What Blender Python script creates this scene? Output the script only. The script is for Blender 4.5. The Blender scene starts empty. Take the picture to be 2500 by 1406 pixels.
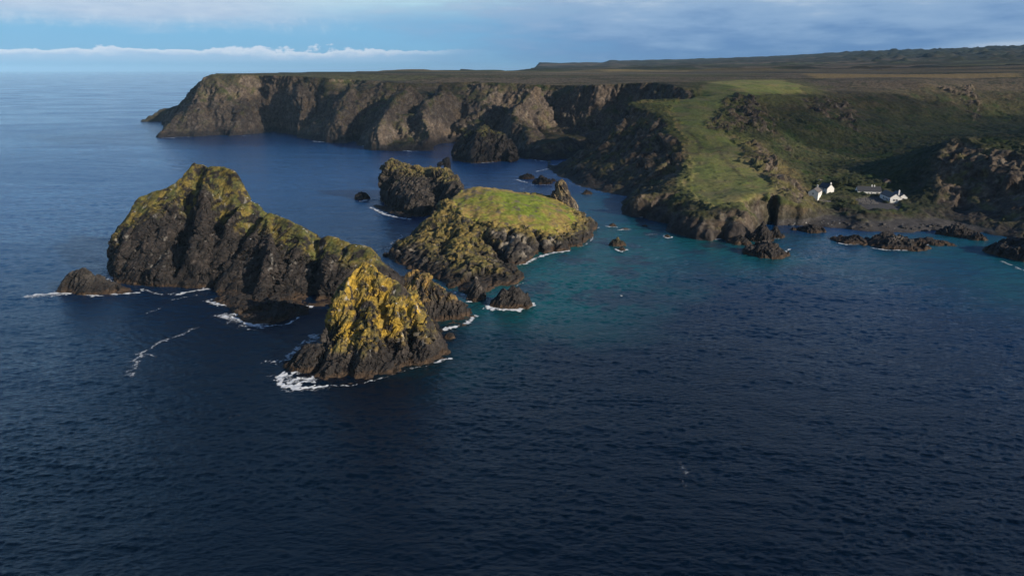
import bpy, math, random, time
import numpy as np
T0 = time.time()
def log(*a): print('[%.1f]' % (time.time() - T0), *a, flush=True)
rng = np.random.default_rng(7)
random.seed(7)
f32 = np.float32
C = bpy.context.scene.collection

# ------------------------------------------------------------------ camera
CAM_H, PITCH, FPX = 80.0, math.radians(17.0), 1737.0
cP, sP = math.cos(PITCH), math.sin(PITCH)
cam = bpy.data.cameras.new('camera')
cam.sensor_fit = 'HORIZONTAL'
cam.angle_x = 2 * math.atan(1250 / FPX)
cam.clip_start, cam.clip_end = 1.0, 200000.0
camo = bpy.data.objects.new('camera', cam); C.objects.link(camo)
camo.location = (0, 0, CAM_H); camo.rotation_euler = (math.radians(90) - PITCH, 0, 0)
bpy.context.scene.camera = camo

def _dir(px, py):
    u = (703 - py) / FPX
    return (px - 1250) / FPX, cP + u * sP, -sP + u * cP
def P(px, py, Y):            # the place seen at that spot of the photo, Y metres ahead
    d = _dir(px, py); t = Y / d[1]
    return (d[0] * t, Y, CAM_H + d[2] * t)
def G(px, py, h=0.0):        # same, standing at height h
    d = _dir(px, py); t = (CAM_H - h) / -d[2]
    return (d[0] * t, d[1] * t, h)
def B(px, Y, z=0.0):         # Y metres ahead at height z
    dep = Y * cP + (CAM_H - z) * sP
    return ((px - 1250) / FPX * dep, Y, z)
def pts(fn, *a): return [fn(*q) for q in a]

# ------------------------------------------------------------------ noise
_g = rng.normal(size=(256, 3)); _g /= np.linalg.norm(_g, axis=1)[:, None]
GR = _g.astype(f32)
RV = rng.uniform(-1, 1, (4096, 4)).astype(f32)
def _hash(x, y, z, seed):
    h = x.astype(np.uint32) * np.uint32(374761393) + y.astype(np.uint32) * np.uint32(668265263) \
        + z.astype(np.uint32) * np.uint32(2246822519) + np.uint32(seed * 977 + 13)
    h = (h ^ (h >> np.uint32(13))) * np.uint32(1274126177)
    return h ^ (h >> np.uint32(16))
def _noise(p, seed):
    i = np.floor(p).astype(np.int32); f = p - i
    u = f * f * f * (f * (f * 6 - 15) + 10)
    r = 0
    for dx in (0, 1):
        wx = u[:, 0] if dx else 1 - u[:, 0]
        for dy in (0, 1):
            wy = u[:, 1] if dy else 1 - u[:, 1]
            for dz in (0, 1):
                wz = u[:, 2] if dz else 1 - u[:, 2]
                g = GR[_hash(i[:, 0] + dx, i[:, 1] + dy, i[:, 2] + dz, seed) & np.uint32(255)]
                r = r + wx * wy * wz * (g[:, 0] * (f[:, 0] - dx) + g[:, 1] * (f[:, 1] - dy) + g[:, 2] * (f[:, 2] - dz))
    return r * 1.6
def chunked(fn, p, *a):
    p = np.asarray(p, f32); n = len(p); k = 120000
    if n <= k: return fn(p, *a)
    return np.concatenate([fn(p[s:s + k], *a) for s in range(0, n, k)])
def noise(p, seed=0): return chunked(_noise, p, seed)
def fbm(p, size, oct=4, seed=0, gain=0.5):
    q = np.asarray(p, f32) / f32(size); r = 0; a = 1.0
    for k in range(oct):
        r = r + a * noise(q, seed + k * 7); q = q * f32(2.03) + f32(5.3); a *= gain
    return r
def ridged(p, size, oct=4, seed=0, gain=0.5):
    q = np.asarray(p, f32) / f32(size); r = 0; a = 1.0; s = 0
    for k in range(oct):
        r = r + a * (1 - 2 * np.abs(noise(q, seed + k * 7))); s += a; q = q * f32(2.03) + f32(5.3); a *= gain
    return r / s
def _cell(p, seed):
    i = np.floor(p).astype(np.int32); n = len(p)
    best = np.full(n, 9.0, f32); sec = np.full(n, 9.0, f32); bh = np.zeros(n, np.uint32); off = np.zeros((n, 3), f32)
    for dx in (-1, 0, 1):
        for dy in (-1, 0, 1):
            for dz in (-1, 0, 1):
                h = _hash(i[:, 0] + dx, i[:, 1] + dy, i[:, 2] + dz, seed) & np.uint32(4095)
                r = RV[h]
                d = np.stack([i[:, 0] + dx + 0.5 + 0.45 * r[:, 0] - p[:, 0], i[:, 1] + dy + 0.5 + 0.45 * r[:, 1] - p[:, 1],
                              i[:, 2] + dz + 0.5 + 0.45 * r[:, 2] - p[:, 2]], 1)
                q = (d * d).sum(1); m = q < best
                sec = np.where(m, best, np.minimum(sec, q)); best = np.where(m, q, best); bh = np.where(m, h, bh); off[m] = d[m]
    r = RV[(bh * np.uint32(7) + np.uint32(3)) & np.uint32(4095)]
    edge = np.sqrt(sec) - np.sqrt(best)
    return np.stack([r[:, 3] * 0.4 + (off * r[:, :3]).sum(1) * 1.3, r[:, 0], edge], 1)
def facet(p, size, seed=0, axis=None, stretch=1.0):
    """broken-rock relief: flat tilted facets, long along axis -> (height, random per block, distance to crack)"""
    p = np.asarray(p, f32)
    if axis is not None:
        a = np.asarray(axis, f32); a = a / np.linalg.norm(a)
        p = p - np.outer(p @ a, a) * f32(1 - 1 / stretch)
    w = np.stack([noise(p / f32(size * 1.5), seed + 40 + k) for k in range(3)], 1) * 0.35
    return chunked(_cell, p / f32(size) + w, seed)
def sstep(a, b, x):
    t = np.clip((x - a) / (b - a), 0, 1); return t * t * (3 - 2 * t)
def lerp(a, b, t): return a + (b - a) * t

# ------------------------------------------------------------------ plan geometry
def seg_walk(x, y, line, closed):
    n = len(line); m = n if closed else n - 1
    for k in range(m):
        a, b = line[k], line[(k + 1) % n]
        ex, ey = b[0] - a[0], b[1] - a[1]
        t = np.clip(((x - a[0]) * ex + (y - a[1]) * ey) / (ex * ex + ey * ey + 1e-9), 0, 1)
        d2 = (x - a[0] - ex * t) ** 2 + (y - a[1] - ey * t) ** 2
        yield d2, a[2] + (b[2] - a[2]) * t
def line_dist(x, y, line, closed=False, wide=4.0):
    """distance to a polyline and the (smoothly blended) height of its near parts"""
    best = np.full(x.shape, 1e12, f32); sw = np.zeros(x.shape, f32); sh = np.zeros(x.shape, f32)
    for d2, h in seg_walk(x, y, line, closed):
        np.minimum(best, d2, out=best)
        w = 1.0 / (d2 + wide * wide) ** 2
        sw += w; sh += w * h
    return np.sqrt(best), sh / sw
def inside(x, y, poly):
    r = np.zeros(x.shape, bool); n = len(poly)
    for k in range(n):
        x1, y1 = poly[k][:2]; x2, y2 = poly[(k + 1) % n][:2]
        if y1 == y2: continue
        c = (y1 > y) != (y2 > y)
        r ^= c & (x < (x2 - x1) * (y - y1) / (y2 - y1) + x1)
    return r
def sdist(x, y, poly, wide=4.0):
    d, h = line_dist(x, y, poly, True, wide)
    return np.where(inside(x, y, poly), d, -d), h
def rbf(ctrl, smooth=2.0):
    c = np.array(ctrl, float); n = len(c)
    D = np.sqrt(((c[:, None, :2] - c[None, :, :2]) ** 2).sum(-1) + smooth ** 2)
    A = np.zeros((n + 3, n + 3)); A[:n, :n] = D - np.eye(n) * 0.5
    A[:n, n] = 1; A[:n, n + 1:] = c[:, :2]; A[n, :n] = 1; A[n + 1:, :n] = c[:, :2].T
    w = np.linalg.solve(A, np.concatenate([c[:, 2], [0, 0, 0]]))
    def ev(x, y):
        r = (w[n] + w[n + 1] * x + w[n + 2] * y).astype(f32)
        for k in range(n):
            r += f32(w[k]) * np.sqrt((x - f32(c[k, 0])) ** 2 + (y - f32(c[k, 1])) ** 2 + f32(smooth ** 2))
        return r
    return ev

# ------------------------------------------------------------------ objects
def tag(o, label=None, cat=None, group=None, kind=None):
    for k, v in (('label', label), ('category', cat), ('group', group), ('kind', kind)):
        if v: o[k] = v
    return o
def empty(name, loc, rz=0.0):
    o = bpy.data.objects.new(name, None); C.objects.link(o)
    o.empty_display_size = 0.2
    o.location = loc; o.rotation_euler = (0, 0, rz); return o
def mesh_np(name, v, quads, mat, smooth=True, col=None, attrs=None, parent=None, origin=None):
    v = np.asarray(v, f32)
    if origin is not None: v = v - np.asarray(origin, f32)
    me = bpy.data.meshes.new(name)
    quads = np.asarray(quads, np.int32); nf, k = quads.shape
    me.vertices.add(len(v)); me.vertices.foreach_set('co', v.ravel())
    me.loops.add(nf * k); me.loops.foreach_set('vertex_index', quads.ravel())
    me.polygons.add(nf); me.polygons.foreach_set('loop_start', np.arange(0, nf * k, k, dtype=np.int32))
    me.polygons.foreach_set('loop_total', np.full(nf, k, np.int32))
    me.polygons.foreach_set('use_smooth', np.full(nf, smooth, bool))
    me.update(calc_edges=True)
    if col is not None: set_col(me, col)
    for an, av in (attrs or {}).items():
        a = me.attributes.new(an, 'FLOAT', 'POINT'); a.data.foreach_set('value', np.asarray(av, f32))
    if mat: me.materials.append(mat)
    o = bpy.data.objects.new(name, me); C.objects.link(o)
    if origin is not None: o.location = origin
    if parent: o.parent = parent
    return o
def set_col(me, col):
    a = me.attributes.new('Col', 'FLOAT_COLOR', 'POINT')
    c = np.ones((len(col), 4), f32); c[:, :3] = col
    a.data.foreach_set('color', c.ravel())
def compact(v, q, keep, *arrs):
    q = q[keep]; used = np.zeros(len(v), bool); used[q.ravel()] = True
    idx = np.cumsum(used) - 1
    return (v[used], idx[q]) + tuple(a[used] for a in arrs)
def grid_quads(nx, ny):
    i = np.arange(nx * ny).reshape(ny, nx)
    return np.stack([i[:-1, :-1], i[:-1, 1:], i[1:, 1:], i[1:, :-1]], -1).reshape(-1, 4)

# ------------------------------------------------------------------ shader helper
class NT:
    def __init__(s, tree): s.t = tree; s.n = tree.nodes; s.l = tree.links; s.n.clear()
    def new(s, typ, **kw):
        n = s.n.new(typ)
        for k, v in kw.items(): setattr(n, k, v)
        return n
    def put(s, sock, v):
        if isinstance(v, bpy.types.NodeSocket): s.l.new(v, sock)
        elif isinstance(v, (tuple, list)) and sock.type == 'RGBA': sock.default_value = tuple(v) + (1,) * (4 - len(v))
        else: sock.default_value = v
    def m(s, op, a, b=None, c=None, clamp=False):
        n = s.new('ShaderNodeMath', operation=op, use_clamp=clamp)
        for k, v in enumerate((a, b, c)):
            if v is not None: s.put(n.inputs[k], v)
        return n.outputs[0]
    def vm(s, op, a, b=None):
        n = s.new('ShaderNodeVectorMath', operation=op); s.put(n.inputs[0], a)
        if b is not None: s.put(n.inputs[1], b)
        return n.outputs[0]
    def mix(s, fac, a, b, mode='MIX'):
        n = s.new('ShaderNodeMix', data_type='RGBA', blend_type=mode)
        s.put(n.inputs[0], fac); s.put(n.inputs[6], a); s.put(n.inputs[7], b); return n.outputs[2]
    def noise(s, vec, scale, detail=4, rough=0.55, dist=0.0):
        n = s.new('ShaderNodeTexNoise'); s.put(n.inputs['Vector'], vec)
        n.inputs['Scale'].default_value = scale; n.inputs['Detail'].default_value = detail
        n.inputs['Roughness'].default_value = rough; n.inputs['Distortion'].default_value = dist
        return n.outputs[0]
    def sm(s, v, a, b, lo=0.0, hi=1.0):
        n = s.new('ShaderNodeMapRange', interpolation_type='SMOOTHSTEP'); s.put(n.inputs[0], v)
        s.put(n.inputs[1], a); s.put(n.inputs[2], b); n.inputs[3].default_value = lo; n.inputs[4].default_value = hi
        return n.outputs[0]
    def comb(s, x, y, z):
        n = s.new('ShaderNodeCombineXYZ')
        for k, v in enumerate((x, y, z)): s.put(n.inputs[k], v)
        return n.outputs[0]
def new_mat(name):
    m = bpy.data.materials.new(name); m.use_nodes = True
    nt = NT(m.node_tree); out = nt.new('ShaderNodeOutputMaterial'); b = nt.new('ShaderNodeBsdfPrincipled')
    nt.l.new(b.outputs[0], out.inputs[0]); return m, nt, b
def mat_ground(name, fine, bump_size, bump, rough=0.9, var=0.5):
    """vertex colour times fine grain, with grain relief"""
    m, nt, b = new_mat(name)
    at = nt.new('ShaderNodeAttribute', attribute_name='Col')
    pos = nt.new('ShaderNodeNewGeometry').outputs['Position']
    n1 = nt.noise(pos, 1 / fine, 5, 0.65)
    k = nt.sm(n1, 0.3, 0.7, 1 - var, 1 + var)
    nt.put(b.inputs['Base Color'], nt.mix(1.0, at.outputs['Color'], nt.comb(k, k, k), 'MULTIPLY'))
    b.inputs['Roughness'].default_value = rough
    b.inputs['Specular IOR Level'].default_value = 0.25
    n2 = nt.noise(pos, 1 / bump_size, 6, 0.65, 0.4)
    bp = nt.new('ShaderNodeBump'); bp.inputs['Strength'].default_value = 1.0; bp.inputs['Distance'].default_value = bump
    nt.put(bp.inputs['Height'], n2); nt.put(b.inputs['Normal'], bp.outputs[0])
    return m
def mat_plain(name, col, rough=0.8, var=0.12, size=0.6, bump=0.01):
    m, nt, b = new_mat(name)
    tc = nt.new('ShaderNodeTexCoord').outputs['Object']
    k = nt.sm(nt.noise(tc, 1 / size, 5, 0.6), 0.3, 0.7, 1 - var, 1 + var)
    nt.put(b.inputs['Base Color'], nt.mix(1.0, col, nt.comb(k, k, k), 'MULTIPLY'))
    b.inputs['Roughness'].default_value = rough
    if bump:
        bp = nt.new('ShaderNodeBump'); bp.inputs['Distance'].default_value = bump
        nt.put(bp.inputs['Height'], nt.noise(tc, 3 / size, 4)); nt.put(b.inputs['Normal'], bp.outputs[0])
    return m
M_ROCK = mat_ground('sea_rock', 0.9, 1.2, 0.22, 0.8, 0.4)
M_LAND = mat_ground('land', 2.2, 3.0, 0.9, 0.95, 0.4)
M_TURF = mat_ground('turf', 1.5, 1.2, 0.18, 0.95, 0.28)
M_SHINGLE = mat_ground('shingle', 0.6, 0.8, 0.3, 0.9, 0.5)

# ------------------------------------------------------------------ sun and sky
SUN_EL, SUN_AZ = 21.0, 123.0     # degrees; azimuth from the viewing direction towards the right
SUNV = np.array([math.sin(math.radians(SUN_AZ)) * math.cos(math.radians(SUN_EL)),
                 math.cos(math.radians(SUN_AZ)) * math.cos(math.radians(SUN_EL)), math.sin(math.radians(SUN_EL))])
sl = bpy.data.lights.new('sun', 'SUN'); sl.energy = 5.0; sl.angle = math.radians(0.6); sl.color = (1.0, 0.88, 0.72)
so = bpy.data.objects.new('sun', sl); C.objects.link(so); so.location = tuple(SUNV * 3000)
from mathutils import Vector, Matrix
so.rotation_euler = Vector(tuple(SUNV)).to_track_quat('Z', 'Y').to_euler()

SKYK = 0.085
def build_world():
    w = bpy.data.worlds.new('World'); bpy.context.scene.world = w; w.use_nodes = True
    nt = NT(w.node_tree); out = nt.new('ShaderNodeOutputWorld'); bg = nt.new('ShaderNodeBackground')
    nt.l.new(bg.outputs[0], out.inputs[0]); bg.inputs[1].default_value = SKYK
    sky = nt.new('ShaderNodeTexSky', sky_type='NISHITA'); sky.sun_disc = False
    sky.sun_elevation = math.radians(SUN_EL); sky.sun_rotation = math.radians(SUN_AZ)
    sky.altitude = 80; sky.air_density = 1.0; sky.dust_density = 0.6; sky.ozone_density = 2.5
    d = nt.new('ShaderNodeTexCoord').outputs['Generated']
    sp = nt.new('ShaderNodeSeparateXYZ'); nt.l.new(d, sp.inputs[0]); x, y, z = sp.outputs
    DEG = 57.29578
    el = nt.m('MULTIPLY', nt.m('ARCSINE', z), DEG); az = nt.m('MULTIPLY', nt.m('ARCTAN2', x, y), DEG)
    def S(r, g, b_): return tuple(1 / SKYK * ((c / 255 + 0.055) / 1.055) ** 2.4 for c in (r, g, b_))
    # clear air, paler and greener higher up, deeper at the horizon
    clear = nt.mix(nt.sm(el, 0.0, 2.6), S(116, 174, 214), S(122, 184, 226))
    clear = nt.mix(nt.m('MULTIPLY', nt.sm(el, 3.2, 5.2), nt.sm(el, 6, 14, 1.0, 0.0)), clear, S(196, 232, 244))
    lit = nt.mix(nt.sm(az, -25, 20), S(138, 194, 248), S(92, 142, 205)); high = nt.mix(nt.sm(el, 4.5, 9), clear, lit); high = nt.mix(nt.sm(el, 12, 38), high, S(52, 98, 160)); high = nt.mix(nt.sm(el, 32, 65), high, S(18, 36, 70))
    front = nt.sm(nt.m('ABSOLUTE', az), 60, 130, 1.0, 0.0)
    col = nt.mix(nt.m('MULTIPLY', front, 0.92), sky.outputs[0], high)
    uv = nt.comb(nt.m('MULTIPLY', az, 0.30), nt.m('MULTIPLY', el, 1.6), 0.0)
    n_big = nt.noise(uv, 0.55, 5, 0.55); n_mid = nt.noise(uv, 1.7, 6, 0.6); n_puff = nt.noise(nt.comb(az, nt.m('MULTIPLY', el, 1.2), 3.0), 1.1, 6, 0.6)
    # thin veil over the left
    veil = nt.m('MULTIPLY', nt.m('MULTIPLY', nt.sm(nt.m('ADD', el, nt.m('MULTIPLY', n_big, 2.2)), 3.4, 5.0), nt.sm(el, 5.5, 9, 1.0, 0.0)), nt.sm(az, -22, -6, 1.0, 0.0))
    col = nt.mix(nt.m('MULTIPLY', veil, 0.85), col, nt.mix(n_mid, S(160, 184, 216), S(212, 222, 236)))
    puff = nt.m('MULTIPLY', nt.sm(n_puff, 0.48, 0.75), nt.m('MULTIPLY', nt.sm(el, 2.3, 3.0), nt.sm(el, 3.3, 4.1, 1.0, 0.0)))
    col = nt.mix(nt.m('MULTIPLY', nt.m('MULTIPLY', puff, 0.22), nt.sm(az, -14, -9, 1.0, 0.0)), col, S(222, 232, 240))
    # long low bank with a crisp top
    base_top = nt.m('ADD', nt.m('MULTIPLY', az, 0.004), 1.60)
    top = nt.m('ADD', base_top, nt.m('ADD', nt.m('MULTIPLY', nt.m('SUBTRACT', n_puff, 0.5), 0.75), nt.m('MULTIPLY', nt.m('SUBTRACT', n_big, 0.5), 1.5)))
    e2 = nt.m('SUBTRACT', top, el)
    body = nt.m('MULTIPLY', nt.sm(e2, 0.0, 0.16), nt.sm(el, 0.15, 0.9))
    body = nt.m('MULTIPLY', body, nt.sm(az, -12, 0, 1.0, 0.0))
    crown = nt.sm(e2, 0.08, 0.75, 1.0, 0.0)
    col = nt.mix(nt.m('MULTIPLY', body, nt.m('ADD', 0.58, nt.m('MULTIPLY', crown, 0.32))), col, nt.mix(crown, S(184, 206, 233), S(226, 233, 244)))
    # grey blue sheet on the right
    edge = nt.m('ADD', nt.m('ADD', az, nt.m('MULTIPLY', el, 1.6)), nt.m('MULTIPLY', nt.m('SUBTRACT', n_big, 0.5), 30.0))
    sheet = nt.sm(edge, -9, 12)
    tone = nt.m('ADD', nt.m('MULTIPLY', el, 0.115), nt.m('MULTIPLY', nt.m('SUBTRACT', n_big, 0.5), 0.95))
    tone = nt.m('ADD', tone, nt.m('MULTIPLY', nt.m('SUBTRACT', n_mid, 0.5), 0.22))
    low = nt.m('MULTIPLY', nt.sm(nt.m('SUBTRACT', el, nt.m('MULTIPLY', nt.m('SUBTRACT', az, 20), 0.085)), 0.3, 1.1, 1.0, 0.0), nt.sm(az, 18, 34))
    tone = nt.m('ADD', tone, nt.m('MULTIPLY', low, 0.55))
    greys = nt.mix(nt.sm(tone, 0.05, 0.5), S(98, 136, 186), S(142, 172, 208)); greys = nt.mix(nt.sm(tone, 0.45, 0.95), greys, S(204, 217, 231))
    sheet = nt.m('MULTIPLY', sheet, nt.m('MULTIPLY', front, nt.sm(el, 6.5, 18, 1.0, 0.0)))
    col = nt.mix(nt.m('MULTIPLY', sheet, 0.92), col, greys)
    nt.put(bg.inputs[0], col)
build_world()

# ------------------------------------------------------------------ sea
def make_waves():
    r = np.random.default_rng(3); W = []
    for lam, n, slope in ((46, 4, .008), (28, 6, .010), (17, 9, .014), (10.5, 12, .018), (6.5, 16, .026), (4.0, 20, .042), (2.7, 26, .078), (1.8, 28, .105), (1.25, 26, .10)):
        for k in range(n):
            l = lam * math.exp(r.uniform(-.24, .24)); k0 = 2 * math.pi / l
            th = math.radians(-100 + r.normal() * (16 if lam > 12 else 30))
            W.append((k0 * math.cos(th), k0 * math.sin(th), slope / k0 * math.sqrt(2.0 / n), r.uniform(0, 6.28), l))
    return W
WAVES = make_waves()
def wave_z(x, y, res=None):
    x = x.astype(f32); y = y.astype(f32); z = np.zeros(x.shape, f32)
    q3 = np.stack([x * .6, y, x * 0], 1); gust = np.clip(1 + .45 * fbm(q3, 190, 3, 33) + .5 * fbm(q3, 70, 3, 31) + .35 * fbm(q3, 17, 3, 32), .35, 1.7)
    for kx, ky, a, ph, l in WAVES:
        s = np.sin(f32(kx) * x + f32(ky) * y + f32(ph))
        s = s + 0.25 * s * s if l < 20 else s
        s = s if res is None else s * np.clip((l / res - 2.2) / 1.5, 0, 1)
        z += f32(a) * (s * gust if l < 8 else s)
    return z

def mat_sea():
    m, nt, b = new_mat('sea_water')
    at = nt.new('ShaderNodeAttribute', attribute_name='Col')
    pos = nt.new('ShaderNodeNewGeometry').outputs['Position']
    nt.put(b.inputs['Base Color'], at.outputs['Color'])
    nt.put(b.inputs['Roughness'], nt.sm(nt.noise(nt.vm('MULTIPLY', pos, (0.5, 1.0, 1.0)), 0.011, 4, 0.6, .6), .38, .62, .07, .20)); b.inputs['IOR'].default_value = 1.333
    n1 = nt.noise(nt.vm('MULTIPLY', pos, (0.5, 1.0, 1.0)), 1.3, 4, 0.6)
    n2 = nt.noise(nt.vm('MULTIPLY', pos, (0.45, 1.0, 1.0)), 0.16, 5, 0.6)
    bp = nt.new('ShaderNodeBump'); bp.inputs['Distance'].default_value = 0.34; nt.put(bp.inputs['Height'], n1)
    bp2 = nt.new('ShaderNodeBump'); bp2.inputs['Distance'].default_value = 0.8; nt.put(bp2.inputs['Height'], n2); nt.put(bp2.inputs['Normal'], bp.outputs[0])
    nt.put(b.inputs['Normal'], bp2.outputs[0])
    return m
TEAL = [  # shallow water over sand: (line of places in the photo, half width in metres, strength)
    (pts(G, (1290, 690), (1330, 640), (1400, 612), (1470, 580), (1560, 560)), 16, .8),
    (pts(G, (1300, 720), (1400, 670), (1500, 620), (1620, 600), (1760, 612)), 26, .75),
    (pts(G, (1420, 600), (1480, 530), (1450, 490)), 18, .45),
    (pts(G, (1700, 610), (1780, 625)), 20, .45), (pts(G, (1880, 590), (1980, 590)), 14, .35),
    (pts(G, (1100, 880), (1180, 840)), 12, .12),
    (pts(G, (2260, 610), (2360, 595), (2460, 640), (2550, 700)), 20, .6), (pts(G, (2050, 640), (2300, 640), (2500, 720)), 22, .32)]
REEF = [(1525, 665, 8, 5), (1395, 635, 6, 4), (1450, 637, 3, 2), (1550, 603, 4, 3), (1545, 632, 7, 4), (1590, 575, 4, 3), (1600, 570, 4, 3),
        (1470, 590, 5, 4), (1480, 730, 12, 7), (1300, 705, 8, 6), (1570, 728, 10, 6), (1560, 515, 9, 8), (1745, 598, 7, 4), (1700, 617, 6, 3), (1545, 640, 8, 3)]
def build_sea():
    na = 1300
    az = np.radians(np.linspace(-52, 52, na))
    r = [4.0, 30, 60, 80]; 
    while r[-1] < 1300: r.append(r[-1] * 1.0022)
    while r[-1] < 90000: r.append(r[-1] * 1.03)
    r = np.array(r); nr = len(r)
    x = np.outer(r, np.sin(az)).astype(f32).ravel(); y = np.outer(r, np.cos(az)).astype(f32).ravel()
    res = np.repeat(np.maximum(r * 0.0022, r * (az[1] - az[0])) , na).astype(f32); res[r.repeat(na) < 90] = 30
    z = wave_z(x, y, res)
    xy = np.stack([x, y, np.zeros_like(x)], 1)
    sh = np.zeros_like(x)
    near = np.hypot(x, y) < 800
    xn, yn, pn = x[near], y[near], xy[near]
    s = np.zeros(len(xn), f32); wob = fbm(pn, 22, 4, 5) * 9
    for ln, wd, st in TEAL:
        d, _ = line_dist(xn, yn, ln); s = np.maximum(s, min(st * 1.1, .95) * sstep(wd * 2.6, wd * 0.2, d + wob * 1.3))
    s *= 1 - 0.25 * sstep(0, .5, fbm(pn, 9, 3, 9))
    dark = np.zeros(len(xn), f32); wob2 = fbm(pn, 5, 4, 15)
    for px, py, rx, ry in REEF:
        c = G(px, py); q = np.hypot((xn - c[0]) / rx, (yn - c[1]) / (ry * 2)) + wob2 * 0.7
        dark = np.maximum(dark, sstep(1.15, 0.6, q))
    deep = np.array([0.0005, 0.0044, 0.0120]); teal = np.array([0.006, 0.100, 0.105]); weed = np.array([0.022, 0.022, 0.045])
    col = np.empty((len(x), 3), f32); col[:] = deep
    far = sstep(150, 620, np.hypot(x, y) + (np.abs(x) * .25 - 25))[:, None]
    col = lerp(col, np.array([0.006, 0.060, 0.190]), far)  # distant water painted bluer, standing in for sky reflected at grazing view
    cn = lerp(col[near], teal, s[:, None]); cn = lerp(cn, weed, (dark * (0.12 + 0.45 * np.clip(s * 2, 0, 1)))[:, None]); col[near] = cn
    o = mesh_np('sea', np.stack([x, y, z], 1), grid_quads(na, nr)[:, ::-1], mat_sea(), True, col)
    tag(o, 'dark blue rippled sea turning teal in the cove', 'sea', kind='structure')
build_sea(); log('sea')

# ------------------------------------------------------------------ rocks in the sea
def remesh(v, q, vox):
    me = bpy.data.meshes.new('tmp'); me.from_pydata(v.tolist(), [], q.tolist()); me.update()
    o = bpy.data.objects.new('tmp', me); C.objects.link(o)
    md = o.modifiers.new('r', 'REMESH'); md.mode = 'VOXEL'; md.voxel_size = vox; md.adaptivity = 0.0
    dg = bpy.context.evaluated_depsgraph_get()
    m2 = bpy.data.meshes.new_from_object(o.evaluated_get(dg))
    bpy.data.objects.remove(o); bpy.data.meshes.remove(me)
    return m2
def get_co(me):
    a = np.empty(len(me.vertices) * 3, f32); me.vertices.foreach_get('co', a); return a.reshape(-1, 3)
def get_no(me):
    a = np.empty(len(me.vertices) * 3, f32); me.vertex_normals.foreach_get('vector', a); return a.reshape(-1, 3)
def set_co(me, v): me.vertices.foreach_set('co', v.astype(f32).ravel()); me.update()
def get_quads(me):
    n = len(me.polygons); lt = np.empty(n, np.int32); me.polygons.foreach_get('loop_total', lt)
    li = np.empty(len(me.loops), np.int32); me.loops.foreach_get('vertex_index', li)
    if (lt == 4).all(): return li.reshape(-1, 4)
    ls = np.empty(n, np.int32); me.polygons.foreach_get('loop_start', ls)
    q = np.stack([li[ls], li[ls + 1], li[ls + 2], li[np.minimum(ls + 3, len(li) - 1)]], 1)
    return q[lt == 4]

def land_z(x, y, coast, crests=(), rim=None, top=None, p=0.7, warp=3.0, wsize=14.0, seed=0, spurs=(), cuts=(), rough=0.18):
    """height of a rock: from its waterline up to its crests / rim"""
    p3 = np.stack([x, y, np.zeros_like(x)], 1)
    wx = fbm(p3, wsize, 4, seed + 1) * warp; wy = fbm(p3, wsize, 4, seed + 2) * warp
    xs, ys = x + wx, y + wy
    dc, _ = sdist(xs, ys, coast)
    z = np.full(x.shape, -6.0, f32); inn = dc > 0
    out = -np.clip(-dc * 0.9, 0, 6)
    gul = 1 + rough * ridged(p3, wsize * .8, 4, seed + 3)
    best = np.zeros(x.shape, f32)
    for cr in crests:
        k_ = None
        if isinstance(cr, tuple): cr, k_ = cr
        d, h = line_dist(xs, ys, cr, False, 0.8)
        t = np.clip(dc * gul / np.maximum(dc * gul + d, 1e-3), 0, 1)
        best = np.maximum(best, h * t ** p if k_ is None else np.minimum(h * t ** p, np.maximum(h - k_ * np.maximum(d - .8, 0), 0)))
    if rim is not None:
        d, h = sdist(xs, ys, rim, 4.0)
        t = np.where(d >= 0, 1.0, np.clip(dc * gul / np.maximum(dc * gul - d, 1e-3), 0, 1))
        tz = top(x, y)
        hh = np.where(d >= 0, tz, lerp(h, np.minimum(tz, h * 1.2), np.clip(t, 0, 1) ** 8))
        best = np.maximum(best, np.maximum(hh, 0) * t ** p)
    for line, k in spurs:
        d, h = line_dist(xs, ys, line, False, 2.0)
        best = np.maximum(best, np.minimum(h - d * k, h) * sstep(0, 3, dc))
    for line, w, dp in cuts:
        d, h = line_dist(xs, ys, line, False, 2.0)
        best = best - dp * np.exp(-(d / w) ** 2) * sstep(0, 4, best)
    return np.where(inn, best, out)

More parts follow.
